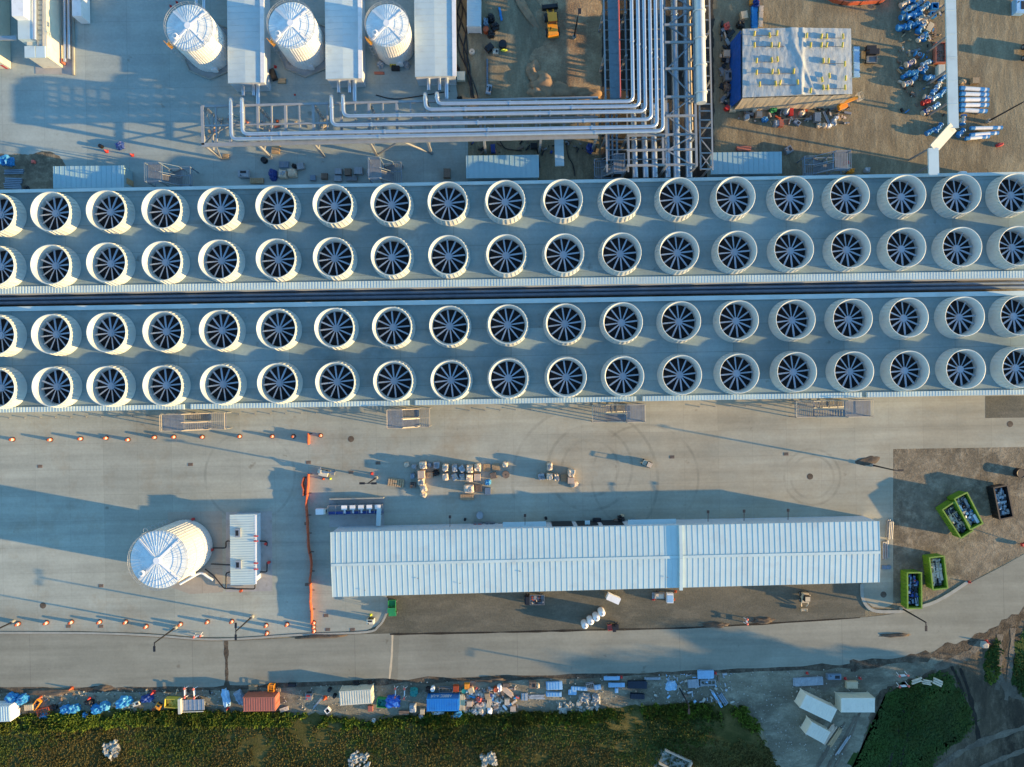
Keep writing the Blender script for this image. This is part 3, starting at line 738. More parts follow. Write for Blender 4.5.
# top row of pump sheds
for k, (x0, x1, y1, lab) in enumerate(((227.9, 263.2, 83.2, 'pale metal shed in the top row between the first and second round tanks'), (325.7, 361, 79, 'pale metal shed in the top row between the second and third round tanks'),
                        (415, 455, 76.8, 'pale metal shed in the top row right of the smallest round tank'))):
    t, q = shed('pump_shed', lab, ((x0 - 1.6, -70), (x1 - 1.6, -70.7), (x1, y1 - .8), (x0, y1)), 4.1, 24, 'shed', rise=.12, group='pump sheds in the top row', ribw=.05, ribh=.03)
    mb = MB(); a = W(x1 - 1.8, -70, 4.2); b = W(x1 - .4, y1 - .6, 4.2); mb.bar(a, b, .7, .25); mb.build('gutter', 'white_paint', t, True)
    mb = MB(); w = W(x1 - 2, y1 + 4, 1.1); mb.box(w.x, w.y - .0, 1.15, 1.1, .12, 2.1, SITE); mb.build('door', 'steel_grey', t, True)
# long western building and its expansion joint
t, q = shed('long_building', 'very long low building with a ribbed white metal roof', ((330.6, 532.2), (879, 521.2), (879.4, 582.3), (332.6, 597)), 5.0, 100, 'building', 'roof_white', rise=.32, ribw=.10, ribh=.042)
mb = MB(); a, b = W(680.2, 525.0, 5.1), W(680.8, 589.8, 5.1); m_ = (a + b) / 2 + Vector((0, 0, .32))
for p, r_ in ((a, m_), (m_, b)): mb.bar(p + Vector((0, 0, .12)), r_ + Vector((0, 0, .12)), .55, .42)
mb.build('expansion_joint', 'roof_white', t, True)
mb = MB()
for x, y in ((418, 578), (461, 562), (667, 577), (365, 590), (520, 571), (460, 583)):
    w = W(x, y, 5.1); mb = MB(); mb.box(w.x, w.y, 5.32, .25, .12, .12); mb.build('roof_vent', 'galv', t, True)
mb = MB()
for i in range(3):
    x0 = 562 + i * 25
    w = W(x0, 522.6 - (x0 - 630) * .0195, 2.0); mb = MB(); mb.box(w.x, w.y + .05, 2.0, 3.6, .12, 3.8, SITE); mb.build('bay_opening', 'black', t, True)
for x0, x1, lab in ((503, 546, 'long pale canopy'), (628, 676, 'long pale canopy'), (585, 590, '')):
    a, b = W(x0, 530.5 - (x0 - 330) * .0195, 3.4), W(x1, 530.5 - (x1 - 330) * .0195, 3.4); mb = MB()
    mb.bar(a + Vector((0, .0, 0)), b, 1.7, .1); mb.build('canopy', 'roof_pale', t, True)
for x in (525, 708, 788, 744, 450):
    mb = MB(); a = W(x, 529 - (x - 330) * .0195, 4.3); mb.bar(a, a + Vector((0, 1.6, .1)), .09); mb.box(a.x, a.y + 1.7, 4.35, .4, .5, .16); mb.build('wall_lamp', 'black', t, True)
# small pump house
t, q = shed('pump_house', 'small white pump house with a ribbed roof beside the lone tank', ((229.8, 515.2), (254.6, 514.6), (255, 584), (230.6, 584.6)), 3.1, 28, 'shed', 'roof_white', rise=.0, ribw=.14, ribh=.07)
mb = MB(); a, b = W(255.6, 514.6, 3.1), W(255.9, 584, 3.1); mb.bar(a, b, .3, .08); mb.build('gutter', 'white_paint', t, True)
for x, y in ((238.6, 532.5), (239.2, 564.3)):
    mb = MB(); w = W(x, y, 3.2); mb.box(w.x, w.y, 3.4, .95, 1.5, .5, SITE); mb.box(w.x - .1, w.y, 3.67, .5, .9, .04, SITE, 1); mb.build('roof_unit', ['galv', 'black'], t, True)
for y in (536, 541, 563, 569): mb = MB(); w = W(255.8, y, 3.2); mb.bar((w.x - .3, w.y, 3.3), (w.x + .4, w.y, 3.3), .2); mb.build('vent_pipe', 'red', t, True)
def pxpipe(label, pts, r, m='black', z=.6, name='pipe', cat='pipe', group=None, bend=True, n=8, flanges=0, kids=None):
    w = []
    for p in pts: w.append(W(p[0], p[1], p[2] if len(p) > 2 else z))
    path = []
    for i, p in enumerate(w):
        if 0 < i < len(w) - 1 and bend:
            a = (w[i - 1] - p); b = (w[i + 1] - p); d = min(3 * r, a.length * .45, b.length * .45)
            a.normalize(); b.normalize()
            for k in range(5):
                u = k / 4; path.append((p + a * d) * (1 - u) ** 2 + p * 2 * u * (1 - u) + (p + b * d) * u * u)
        else: path.append(p)
    mb = MB(); mb.tube(path, r, n)
    if flanges:
        for a, b in zip(w, w[1:]):
            L = (b - a).length; k = max(1, int(L / flanges)); d = (b - a).normalized()
            for i in range(k): c = a.lerp(b, (i + .37) / k); mb.cyl(c - d * .12, c + d * .12, r * 1.22, n=n)
    o = mb.build(name, m, world=True, loc=(path[0] + path[-1]) / 2)
    return tag(o, label, cat, group)
for lab, pts in (('black pipe from the lone tank to the pump house, upper one', [(213, 548), (226, 548), (226, 541), (231, 541)]), ('straight black pipe from the lone tank to the pump house', [(211, 564), (231, 565)]),
                 ('black pipe bending round the south end of the pump house', [(205, 569), (214, 576), (224, 588.5), (255, 589), (255, 584)]), ('short black pipe south of the pump house', [(226, 588), (226, 573), (230, 572)]),
                 ('black pipe stub with red valve east of the pump house, upper one', [(260, 541), (267, 541.5), (267, 546)]), ('black pipe stub with red valve east of the pump house, lower one', [(260, 572), (267, 572), (267, 562), (270, 562)])):
    pxpipe(lab, pts, .12)
pxpipe('white pipe along the ground at the foot of the lone tank', [(180, 584), (201, 572), (208, 577), (213, 580)], .22, 'white_paint')
for i, (x, y, lab) in enumerate(((267, 543, 'red valve on the upper pipe stub east of the pump house'), (270, 561.5, 'red valve on the lower pipe stub east of the pump house'), (213.5, 549, 'red valve where the upper pipe leaves the lone tank'), (242, 590, 'orange valve on the pipe south of the pump house'), (194.5, 518.5, 'red box at the north foot of the lone tank'))):
    mb = MB(); mb.cyl((0, 0, 0), (0, 0, .7), .12, n=8); mb.cyl((0, 0, .7), (0, 0, .78), .26, n=12); mb.box(0, 0, .4, .4, .36, .3)
    tag(mb.build('valve', 'red' if i != 3 else 'orange', loc=W(x, y, .05)), lab, 'valve')
gsheet('pump_pad', [(168, 512), (222, 511), (223, 592), (190, 594), (168, 586)], .056, concrete('stained_concrete', (.34, .30, .24), (.27, .20, .13), 8, 8, stain=.6))
gsheet('pump_pad', [(226, 512), (272, 511), (272.5, 591), (226, 592)], .0565, M['pad'])

# ---------------------------------------------------------------- pipe racks
ZK = 7.0
t = thing('pipe_rack', 'grey steel pipe rack running left to right across the top yard', 'pipe rack', W(400, 125, 0) , 0)
def yN(x): return 106.5 - (x - 202) * .0228
def yM(x): return 126 - (x - 202) * .0228
def yS(x): return 145.3 - (x - 202) * .0228
mb = MB()
for fn, w_, h_, z in ((yN, .35, .35, ZK), (yS, .62, .45, ZK), (yM, .28, .3, ZK)):
    mb.bar(W(202, fn(202), z), W(598, fn(598), z), w_, h_)
mb.bar(W(202.5, yN(202), ZK), W(203.5, yS(202), ZK), .5, .45)
x = 216
i = 0
while x < 598:
    mb.bar(W(x, yN(x), ZK - .02), W(x + .8, yS(x), ZK - .02), .42 if i % 2 else .22, .3); x += 13.9; i += 1
mb.build('beam_frame', 'rack_paint', t, True)
cb = MB()
for j, x in enumerate((204, 257, 313, 369, 427, 484, 541, 597)):
    for fn in (yN, yS):
        p = W(x, fn(x), ZK); mb = MB(); mb.bar((p.x, p.y, .05), (p.x, p.y, ZK), .38); mb.build('column', 'rack_paint', t, True)
    mb = MB(); p, q_ = W(x, yN(x), ZK), W(x, yS(x), ZK)
    mb.bar((p.x, p.y, 3.6), (q_.x, q_.y, 3.6), .25, .3); mb.bar((p.x, p.y, .2), (q_.x, q_.y, 3.5), .16); mb.build('cross_beam', 'rack_paint', t, True)
mb = MB()
for x0, x1 in ((369, 399), (427, 401), (204, 215)):
    p, q_ = W(x0, yS(x0), ZK), W(x1, yS(x1), ZK); mb.bar((p.x, p.y, .3), (q_.x, q_.y, ZK - .2), .26)
p, q_ = W(204, yN(204), ZK), W(204, yS(204), ZK); m2 = (p + q_) / 2
mb.bar((p.x, p.y, ZK), (m2.x, m2.y, 3.6), .22); mb.bar((q_.x, q_.y, ZK), (m2.x, m2.y, 3.6), .22); mb.bar((m2.x, m2.y, 3.6), (p.x + 3, p.y, .2), .2)
mb.build('brace', 'rack_paint', t, True)
# vertical rack
t = thing('pipe_rack', 'tall steel pipe rack running from the top edge to the fan building', 'pipe rack', W(664, 60, 0), 0)
mb = MB(); Z2 = 8.4
def tx(x, y): return x + (y - 60) * .02
for x0, y0, y1, w_, z in ((626, -60, 172, .25, ZK - .9), (665, -60, 136, .42, ZK + .1), (661.3, 136, 166, .35, ZK), (694.5, -60, 166, .35, Z2 - .6), (604.8, -60, 172, .25, ZK - .6), (626.8, 134, 166, .3, ZK)):
    mb.bar(W(tx(x0, y0), y0, z), W(tx(x0, y1), y1, z), w_, .3)
for y in (-40, -24, -8, 8.5, 25, 42.5, 69, 97, 116): mb.bar(W(tx(665, y), y, Z2 - .5), W(tx(694.5, y), y - .3, Z2 - .5), .34, .35)
for y in (135.5, 150.6, 165.6): mb.bar(W(626.8, y, ZK + .1), W(697, y - 1.2, ZK + .1), .34, .35)
for y in range(-40, 170, 10): mb.bar(W(tx(605, y), y, 5.3), W(tx(664, y), y - 1, 5.3), .14, .2)
ys_ = (-24, -8, 8.5, 25, 42.5, 69, 97, 116, 135.5, 150.6, 165.6)
for k, (a, b) in enumerate(zip(ys_, ys_[1:])):
    x0, x1 = (667, 693) if k % 2 else (693, 667)
    mb.bar(W(x0, a, Z2 - 1.2), W(x1, b, Z2 - 1.2), .2)
mb.build('beam_frame', 'rack_paint', t, True)
for y in (-30, 12, 55, 97, 135, 165):
    for x0, z in ((605, ZK - .6), (626.5, ZK), (665, Z2 - .6), (694.5, Z2 - .6)):
        p = W(tx(x0, y), y, z); mb = MB(); mb.bar((p.x, p.y, .05), (p.x, p.y, z), .36); mb.build('column', 'rack_paint', t, True)
L6 = [((231, 100), 139.3, 663, 131), ((242, 99.5), 134.2, 657, 126.6), ((331.5, 97), 125.3, 651.3, 119.4), ((343, 96.5), 116.2, 645.4, 111.4), ((425.2, 94.5), 109.6, 639.2, 106.2), ((437, 94), 103.8, 633, 101.4)]
RANK = ['southernmost', 'second from the south', 'third from the south', 'fourth from the south', 'fifth from the south', 'northernmost']
for k, ((x0, y0), y, x1, ya) in enumerate(L6):
    z = ZK + .75
    pxpipe(f'long silver pipe bending on the horizontal rack, {RANK[k]} of six', [(x0, y0, 2.2), (x0 - .2, y0 - .2, z), (x0 + .6, y, z), (x1, ya, z), (x1 - 2.6 + (130 - ya) * 0, -60, z)], .335, 'pipe_silver', n=12, flanges=17, group='six long silver pipes on the rack')
for k, (x, xt) in enumerate(((635.3, 633), (645.8, 643), (655, 652.5), (668, 666))):
    pxpipe(f'thick silver pipe dropping from the rack into the fan building, {ORD[k]} from the left', [(x, 178, 4.2), (xt, 104, 4.2)], .52, 'pipe_silver', n=12, flanges=9, group='thick pipes entering the fan building')
for k, (x, xt, lab) in enumerate(((676.8, 673, 'long thick silver pipe under the ladder frame, left one'), (689, 684.5, 'long thick silver pipe under the ladder frame, right one beside the tan pipe'))):
    pxpipe(lab, [(x, 178, 4.3), (xt, -60, 5.2)], .62, 'pipe_silver', n=12, flanges=14)
pxpipe('thin tan pipe along the right side of the vertical pipe rack', [(692, 130, 5.6), (687.6, -60, 5.6)], .2, 'pipe_tan')
pxpipe('thin red pipe along the left side of the vertical pipe rack', [(620.5, 98, 7.6), (617.4, -60, 7.6)], .13, 'pink_red')
o = pxpipe('fat pale round duct along the right of the vertical pipe rack', [(701.5, 103, 8.2), (698, -60, 8.2)], .85, 'duct_grey', n=16, flanges=4, name='duct', cat='duct')
gsheet('rack_ground_shade', [(603, -80), (713, -80), (714, 178), (601, 178)], .07, dirt('rack_ground_shade', (.055, .05, .042), (.03, .028, .025), (.10, .085, .065)), .3)  # dark sheet paints the shade under the vertical rack onto the ground
# cable tray, solid
def deck(name, label, cat, pts, w, z, m, th=.3, rails=False, seams=0, group=None, roll=0.0):
    q = [W(x, y, z) for x, y in pts]; c = sum(q, Vector()) / len(q); c.z = 0
    t = thing(name, label, cat, c, 0, group); mb = MB()
    for a, b in zip(q, q[1:]):
        mb.bar(a, b, w, th)
        if seams:
            n = int((b - a).length / seams); d = (b - a).normalized()
            for i in range(n + 1): p = a.lerp(b, i / max(1, n)); mb.bar(p + Vector((d.y, -d.x, 0)) * w / 2 + Vector((0, 0, th / 2)), p - Vector((d.y, -d.x, 0)) * w / 2 + Vector((0, 0, th / 2)), .09, .09)
    mb.build('cover', m, t, True); return t, q
t, q = deck('cable_tray', 'broad blue grey covered cable tray along the left side of the vertical rack', 'cable tray', [(611, -60), (615.3, 99)], 1.75, 6.6, 'tray_blue', seams=1.8)
for y in (-20, 20, 60, 95):
    p = W(611.5 + (y + 60) * .027, y, 6.4); mb = MB(); mb.bar((p.x, p.y, 0), (p.x, p.y, 6.4), .25); mb.build('post', 'steel_blue', t, True)
for i, (x, r) in enumerate(((608.4, .3), (612.6, .18), (617.2, .22))):
    pxpipe(f'dark blue pipe below the cable tray end, {ORD[i]} from the left', [(x, 160, 4), (x - .9, 100, 4)], r, 'steel_blue')
for i, (x, w_, z, lab) in enumerate(((630.5, .8, 3.2, 'added dark tray darkening the gaps of the vertical rack, leftmost'), (640, .9, 2.8, 'added dark tray darkening the gaps of the vertical rack, second from the left'), (650.5, .8, 3.0, 'added dark tray darkening the gaps of the vertical rack, third from the left'), (660, .7, 3.3, 'added dark tray darkening the gaps of the vertical rack, rightmost'))):
    deck('cable_tray', lab, 'cable tray', [(x - 2, -60), (x + .5, 100)], w_, z, 'steel_blue' if i % 2 else 'black', seams=3)  # black and blue trays added below the pipes to darken the gaps
# ladder shaped frame at far right of the rack
t = thing('ladder_frame', 'narrow ladder shaped steel frame right of the fat pale duct', 'steel frame', W(704, 60, 0), 0); mb = MB()
for x0 in (698.5, 710.5): mb.bar(W(tx(x0, -60), -60, 7.6 if x0 > 700 else 7.0), W(tx(x0, 170), 170, 7.6 if x0 > 700 else 7.0), .24)
for y in list(range(-50, 108, 14)) + [111, 120, 128, 138, 153, 169]: mb.bar(W(tx(698.5, y), y, 7.2), W(tx(710.5, y), y, 7.5), .18)
for a, b in ((138, 153), (153, 169), (169, 153)): mb.bar(W(700, a, 7.1), W(712, b, 7.1), .16)
mb.build('rail', 'rack_paint', t, True)
for y in (-20, 30, 80, 120, 165):
    p = W(tx(710.5, y), y, 7.5); mb = MB(); mb.bar((p.x, p.y, 0), (p.x, p.y, 7.5), .28); mb.build('post', 'rack_paint', t, True)
# pale duct going south under the horizontal rack
deck('cable_duct', 'pale covered duct running south under the pipe rack towards the fan building', 'duct', [(558.8, 138), (559.6, 166)], 1.55, 3.2, 'roof_pale', th=.5, seams=1.2)
# riser pipes between the pump sheds and the rack
k = 0
for xs, y0 in (((243.2, 253.6, 258), 83), ((338.6, 349.5, 354.5), 80), ((428.5, 439.5, 446.5), 77.5)):
    for j, x in enumerate(xs):
        nm = ('left', 'middle', 'right')[j]; sh = ('first', 'second', 'third')[k]
        pxpipe(f'short white pipe leaving the south wall of the {sh} pump shed, {nm} one of three', [(x, y0, 2.6), (x + .3, y0 + (13 if j < 2 else 22), 2.6)], .33 if j < 2 else .4, 'pipe_silver', group='short pipes between pump sheds and rack')
    k += 1
for x, lab in ((196.5, 'pale vertical pipe behind the leftmost round tank, left one'), (204, 'pale vertical pipe behind the leftmost round tank, right one')):
    pxpipe(lab, [(x, -40, 3), (x, 14, 3)], .28, 'pipe_silver')

# ---------------------------------------------------------------- bridge of covered trays on columns, top right
t, q = deck('cable_bridge', 'long pale covered cable bridge running down from the top edge at right', 'cable bridge', [(949, -60), (953.2, 128)], 1.72, 7.0, 'roof_pale', seams=3.6)
for y in (-30, 0, 33, 67, 100):
    mb = MB(); p = W(950.4 + y * .022, y, 6.8); mb.bar((p.x, p.y, 0), (p.x, p.y, 6.8), .3); mb.bar((p.x - .9, p.y, 6.7), (p.x + .9, p.y, 6.7), .25); mb.build('column', 'steel_grey', t, True)
a, b = W(953, 127, 7), W(933.2, 149, 7); c = (a + b) / 2
t = thing('cable_bridge', 'bright slanted cover between the long cable bridge and its last short piece', 'cable bridge', Vector((c.x, c.y, 0)))
d = (b - a).normalized(); mb = MB(); side = d.cross(Vector((0, 0, 1))).normalized()
if side.x < 0: side = -side
tilt = Matrix((d, (side * math.cos(R(14)) - Vector((0, 0, 1)) * math.sin(R(14))), Vector((0, 0, 1)) * math.cos(R(14)) + side * math.sin(R(14)))).transposed()
if tilt.determinant() < 0: tilt = Matrix((-d, tilt.col[1], tilt.col[2])).transposed()
mb.box(c.x, c.y, 7.0, (b - a).length, 1.75, .25, mtx=tilt); mb.build('cover', 'cream', t, True)
mb = MB(); p = W(932.5, 147, 6.8); mb.bar((p.x, p.y, 0), (p.x, p.y, 6.7), .3); mb.build('column', 'steel_grey', t, True)
t, q = deck('cable_bridge', 'short last piece of the cable bridge ending at the fan building', 'cable bridge', [(933, 148.5), (933.6, 175)], 1.72, 6.95, 'roof_pale', seams=2.4)
mb = MB(); p = W(933.2, 164, 6.8); mb.bar((p.x, p.y, 0), (p.x, p.y, 6.7), .3); mb.build('column', 'steel_grey', t, True)

# ---------------------------------------------------------------- lamps
def lamp(label, px, py, h=7.4, arms=((0, -1),), L=1.1):
    t = thing('yard_lamp', label, 'lamp', W(px, py, .05), 0, 'tall black yard lamps')
    mb = MB(); mb.cyl((0, 0, 0), (0, 0, .75), .34, n=14); mb.build('base', 'concrete_block', t)
    mb = MB(); mb.cyl((0, 0, .75), (0, 0, h), .15, .11, n=10); mb.build('pole', 'black', t)
    for ax, ay in arms:
        mb = MB(); mb.bar((0, 0, h - .1), (ax * L * .5, ay * L * .5, h), .12); mb.box(ax * (L * .5 + .45), ay * (L * .5 + .45), h, .36 + .55 * abs(ax), .36 + .55 * abs(ay), .12); mb.build('lamp_head', 'black', t)
lamp('black yard lamp at the far left of the southern kerb', 14, 621.3)
lamp('black yard lamp on the southern kerb below the lone tank', 176, 627.2)
lamp('black yard lamp with two heads on the kerb below the pump house', 252.5, 616.3, 7.4, ((0, 1), (0, -1)))
lamp('black yard lamp with two heads left of the pallets', 376.3, 477.6, 7.0, ((1, 0), (-1, 0)))
lamp('black yard lamp at the concrete edge right of the apron', 871.5, 465, 7.4, ((1, 0),))
lamp('black yard lamp at the concrete corner beside the lone green dumpster', 901, 608)
lamp('long black yard lamp near the white wrapped pipes at top right', 987, 122, 8.6, ((1, .6),))
lamp('black yard lamp on the sandy patch beside the wheel loader', 574, 38, 7.0, ((.3, 1),))
lamp('black yard lamp on the gravel above the dark right grass', 678.5, 686.4, 7.2, ((0, -1),))
# ---------------------------------------------------------------- containers and shelters
def container(name, label, cat, rx, ry, L, Wd, h, deg, m, roofm=None, group=None, text=None, ribs=True, z0=.15):
    w = W(rx, ry, h); w.z = .03
    t = thing(name, label, cat, w, R(deg), group)
    mb = MB()
    mb.box(0, 0, z0 + (h - z0 - .1) / 2, L - .1, Wd - .1, h - z0 - .1)
    if ribs:
        n = int(L / .3)
        for i in range(n):
            x = -L / 2 + (i + .5) * L / n
            for s_ in (-1, 1): mb.box(x, s_ * (Wd / 2 - .045), h / 2, .14, .05, h - .5)
        n2 = int(Wd / .3)
        for i in range(n2): mb.box(-L / 2 + .045, -Wd / 2 + (i + .5) * Wd / n2, h / 2, .05, .14, h - .5)
    mb.build('body', m, t)
    mb = MB(); mb.box(0, 0, h - .06, L, Wd, .08)
    n = int(L / .42)
    for i in range(n): mb.box(-L / 2 + (i + .5) * L / n, 0, h - .005, .16, Wd - .25, .05)
    mb.build('roof', roofm or m, t)
    for sx in (-1, 1):
        for sy in (-1, 1): mb = MB(); mb.box(sx * (L / 2 - .06), sy * (Wd / 2 - .06), h / 2, .16, .16, h); mb.build('corner_post', m, t)
    for s_ in (-1, 1):
        mb = MB(); mb.box(L / 2 - .01, s_ * Wd / 4, h / 2 + .05, .09, Wd / 2 - .2, h - .45)
        for k in (-.25, .25): mb.bar((L / 2 + .05, s_ * Wd / 4 + k * Wd / 2, .35), (L / 2 + .05, s_ * Wd / 4 + k * Wd / 2, h - .3), .05)
        mb.build('door', m, t)
    if text:
        cu = bpy.data.curves.new('lettering', 'FONT'); cu.body = text; cu.size = 1.15; cu.extrude = .01; cu.align_x = 'CENTER'; cu.align_y = 'CENTER'
        tmp = bpy.data.objects.new('tmp', cu); col.objects.link(tmp); dg = bpy.context.evaluated_depsgraph_get()
        me = bpy.data.meshes.new_from_object(tmp.evaluated_get(dg)); bpy.data.objects.remove(tmp)
        xs = [v.co.x for v in me.vertices]; k = 3.7 / (max(xs) - min(xs))
        mt = Matrix.Translation((-.35, Wd / 2 + .02, h * .56)) @ Matrix.Rotation(PI, 4, 'Z') @ Matrix.Rotation(PI / 2, 4, 'X') @ Matrix.Diagonal((k, 1.25, 1, 1))
        me.transform(mt); me.materials.append(M['white_paint'])
        o = bpy.data.objects.new('lettering', me); col.objects.link(o); o.parent = t
    return t
container('job_trailer', 'white site trailer at the far left bottom corner above the grass', 'trailer', -6, 714.5, 5.6, 2.7, 2.6, 3, 'white_paint', 'roof_pale')
container('shipping_container', 'rust red shipping container on the gravel verge', 'container', 259, 704.3, 5.6, 2.45, 2.6, 1, 'rust_red')
container('shipping_container', 'cream shipping container left of the green and blue tarps', 'container', 355.5, 697.5, 5.6, 2.45, 2.6, 4, 'cream')
container('shipping_container', 'bright blue shipping container with white lettering', 'container', 442.7, 705, 5.6, 2.15, 2.6, .5, 'container_blue', text='ABBEC A-US')
container('shipping_container', 'cream shipping container beside the dark green grass at bottom right', 'container', 858, 705.2, 5.9, 2.5, 2.6, 0, 'cream', 'roof_cream')
container('shipping_container', 'white slanted shipping container, longer of the two white ones at bottom right', 'container', 818.5, 708.4, 6.0, 2.55, 2.6, -25.5, 'roof_cream', 'roof_cream')
container('shipping_container', 'small white slanted container just south of the longer white one', 'container', 818, 733, 3.7, 2.35, 2.4, -29, 'roof_cream', 'roof_cream')
container('shipping_container', 'white narrow container at the top edge right of the third pump shed', 'container', 474, 0, 9.2, 2.45, 2.6, 90, 'white_paint', 'roof_pale')
for rx, ry, L, Wd, h, lab in ((88.6, 177, 12.3, 3.85, 3.2, 'pale blue ribbed shelter north of the fan roofs, leftmost of three'), (502.5, 166.6, 12.7, 3.95, 2.9, 'pale blue ribbed shelter north of the fan roofs under the horizontal pipes'),
                          (746.2, 163, 12.4, 3.8, 2.9, 'pale blue ribbed shelter north of the fan roofs beside the vertical rack')):
    w = W(rx, ry, h); w.z = .05
    t = thing('shelter', lab, 'shelter', w, SITE * .6, 'pale blue shelters north of the fan roofs')
    mb = MB(); mb.box(0, 0, h / 2, L - .3, Wd - .3, h - .2); mb.build('wall', 'shed_blue', t)
    mb = MB(); mb.box(0, 0, h - .06, L, Wd, .1)
    for i in range(14): mb.box(-L / 2 + (i + .5) * L / 14, 0, h + .005, .08, Wd, .05)
    mb.build('roof', 'shed_blue', t)
    mb = MB(); mb.box(L / 2 - .12, -.4, 1.1, .1, 1.0, 2.1); mb.build('door', 'wood', t)

# ---------------------------------------------------------------- white tarped building
t = thing('tarped_building', 'large building wrapped in white sheeting with yellow roof weights', 'building', W(795, 62, .03))
zt = 5.2
q = [W(742.6, 28.7, zt), W(851, 28.5, zt), W(852.3, 94, zt), (W(742.6, 97.5, zt))]
mb = MB(); nx, ny = 36, 22; vs = []
def bil(u, v): return q[0].lerp(q[1], u).lerp(q[3].lerp(q[2], u), v)
def rz_(u, v):
    fold = .20 * math.exp(-((u - .46 - .05 * v) / .045) ** 2) + .2 * math.exp(-((u - .545 + .02 * v) / .02) ** 2)
    diag = .16 * math.exp(-((u - .40 - .26 * v) / .016) ** 2) * (v > .25)
    return fold + diag + .05 * mnoise.noise(Vector((u * 9, v * 4, 1))) + .05 * mnoise.noise(Vector((u * 30, v * 6, 4))) + .04 * mnoise.noise(Vector((u * 22, v * 30, 7)))
nx, ny = 90, 40
for j in range(ny + 1):
    for i in range(nx + 1):
        u, v = i / nx, j / ny; p = bil(u, v); p.z += rz_(u, v) + .25 * math.sin(PI * u); vs.append(p)
mb.add(vs, [(j * (nx + 1) + i, (j + 1) * (nx + 1) + i, (j + 1) * (nx + 1) + i + 1, j * (nx + 1) + i + 1) for j in range(ny) for i in range(nx)], 0, True)
mb.build('roof', 'cloth_white', t, True)
mb = MB(); cc = sum(q, Vector()) / 4; mb.prism([p + (cc - p).normalized() * .2 for p in q], .05, zt - .1); mb.build('wall', 'cloth_white', t, True)
mb = MB()
a, b = q[3], q[2]; vs = []
for i in range(61):
    for j, z in enumerate((zt - .05, 3.2, 1.2, .15)):
        p = a.lerp(b, i / 60); vs.append((p.x, p.y - .12 - .25 * j / 3 - .16 * mnoise.noise(Vector((i * .7, j * .5, 3))), z))
mb.add(vs, [(i * 4 + j, i * 4 + j + 1, (i + 1) * 4 + j + 1, (i + 1) * 4 + j) for i in range(60) for j in range(3)], 0, True); mb.build('curtain', 'curtain_tan', t, True)
mb = MB(); a, b = q[0], q[3]; vs = []
for i in range(41):
    for j, z in enumerate((zt - .5, 3.4, 1.6, .15)):
        p = a.lerp(b, i / 40); vs.append((p.x - .15 - .45 * j / 3 - .14 * mnoise.noise(Vector((i * .8, j, 9))), p.y, z))
mb.add(vs, [(i * 4 + j, (i + 1) * 4 + j, (i + 1) * 4 + j + 1, i * 4 + j + 1) for i in range(40) for j in range(3)], 0, True); mb.build('curtain', 'tarp_blue', t, True)
for (x, y) in ((282,135),(282,178),(290,238),(290,283),(302,328),(340,140),(347,178),(348,235),(350,280),(363,325),(368,133),(375,178),(370,232),(373,280),(380,322),(432,278),(447,320),(482,142),(497,178),(538,145),(538,178),(545,238),(540,310),(545,340),(558,145),(558,178),(565,238),(568,295),(562,340),(620,145),(618,178),(627,250),(630,305),(628,340),(497,352)):
    p = W(680 + x / 3.835, y / 3.835, zt)
    mb = MB(); mb.cyl((0, -.42, .2), (0, .42, .2), .17, n=8); o = mb.build('roof_weight', 'pale_yellow', t); o.location = p - t.location + Vector((0, 0, .32)); o.rotation_euler.z = rf.uniform(-.2, .2)
mb = MB()
for x0, x1, y in ((282, 375, 136), (282, 400, 178), (290, 372, 238), (290, 432, 281), (302, 447, 326), (538, 620, 146), (538, 620, 178), (545, 627, 244), (545, 630, 340)):
    mb.bar(W(680 + x0 / 3.835, y / 3.835, zt + .38), W(680 + x1 / 3.835, y / 3.835, zt + .38), .06)
mb.build('rope', 'wood_dark', t, True)

# ---------------------------------------------------------------- generator house at top left
t = thing('generator_house', 'cream generator house with stepped roofs at the top left corner', 'building', W(46, 30, .05))
def vol(px0, py0, px1, py1, z0, z1, m, name='module', rough=None):
    mb = MB(); a, b = W(px0, py0, z1), W(px1, py1, z1); mb.box((a.x + b.x) / 2, (a.y + b.y) / 2, (z0 + z1) / 2, abs(b.x - a.x), abs(b.y - a.y), z1 - z0, SITE)
    mb.build(name, m, t, True)
vol(26, -60, 46, 57, .1, 4.2, 'cream'); vol(17, -60, 31, 39, .1, 5.2, 'roof_pale'); vol(24.5, 46, 35, 57.3, 4.2, 4.5, 'roof_pale', 'roof_hatch')
vol(11, -60, 23, 16, 5.2, 6.6, 'white_paint', 'exhaust_box'); vol(35.8, 46, 45, 57.3, 4.2, 4.45, 'roof_pale', 'roof_hatch')
mb = MB()
for y in range(-40, 48, 5): p, p2 = W(37.5, y, 4.25), W(42.5, y, 4.25); mb.bar(p, p2, .12)
for x in (37.5, 42.5): mb.bar(W(x, -40, 4.3), W(x, 48, 4.3), .14)
mb.build('walkway', 'galv', t, True)
mb = MB(); a, b = W(34, -40, 4.9), W(34.5, 40, 4.9); mb.tube([a, b], .4, 12); mb.build('exhaust_pipe', 'pipe_silver', t, True)
mb = MB(); w = W(62, 62, 1); mb.box(w.x, w.y + .2, .6, .25, .8, 1.0); mb.build('panel', 'rust_red', t, True)
for i, (x, m_) in enumerate(((64.5, 'pipe_silver'), (68.5, 'pipe_silver'))):
    pxpipe(f'pale pipe along the east side of the generator house, {ORD[i]} from it', [(x, -50, .9), (x + .4, 62 - i * 3, .9)], .25, m_)
gsheet('generator_pad', [(32, -80), (73.5, -80), (74.5, 75), (36, 74)], .1, M['pad'])
mb = MB(); a, b = W(73, 50, .1), W(73, 74, .1); mb.bar(W(73, -60, .3), W(73.6, 75, .3), .3, .4); struct('kerb', mb, 'concrete_block')
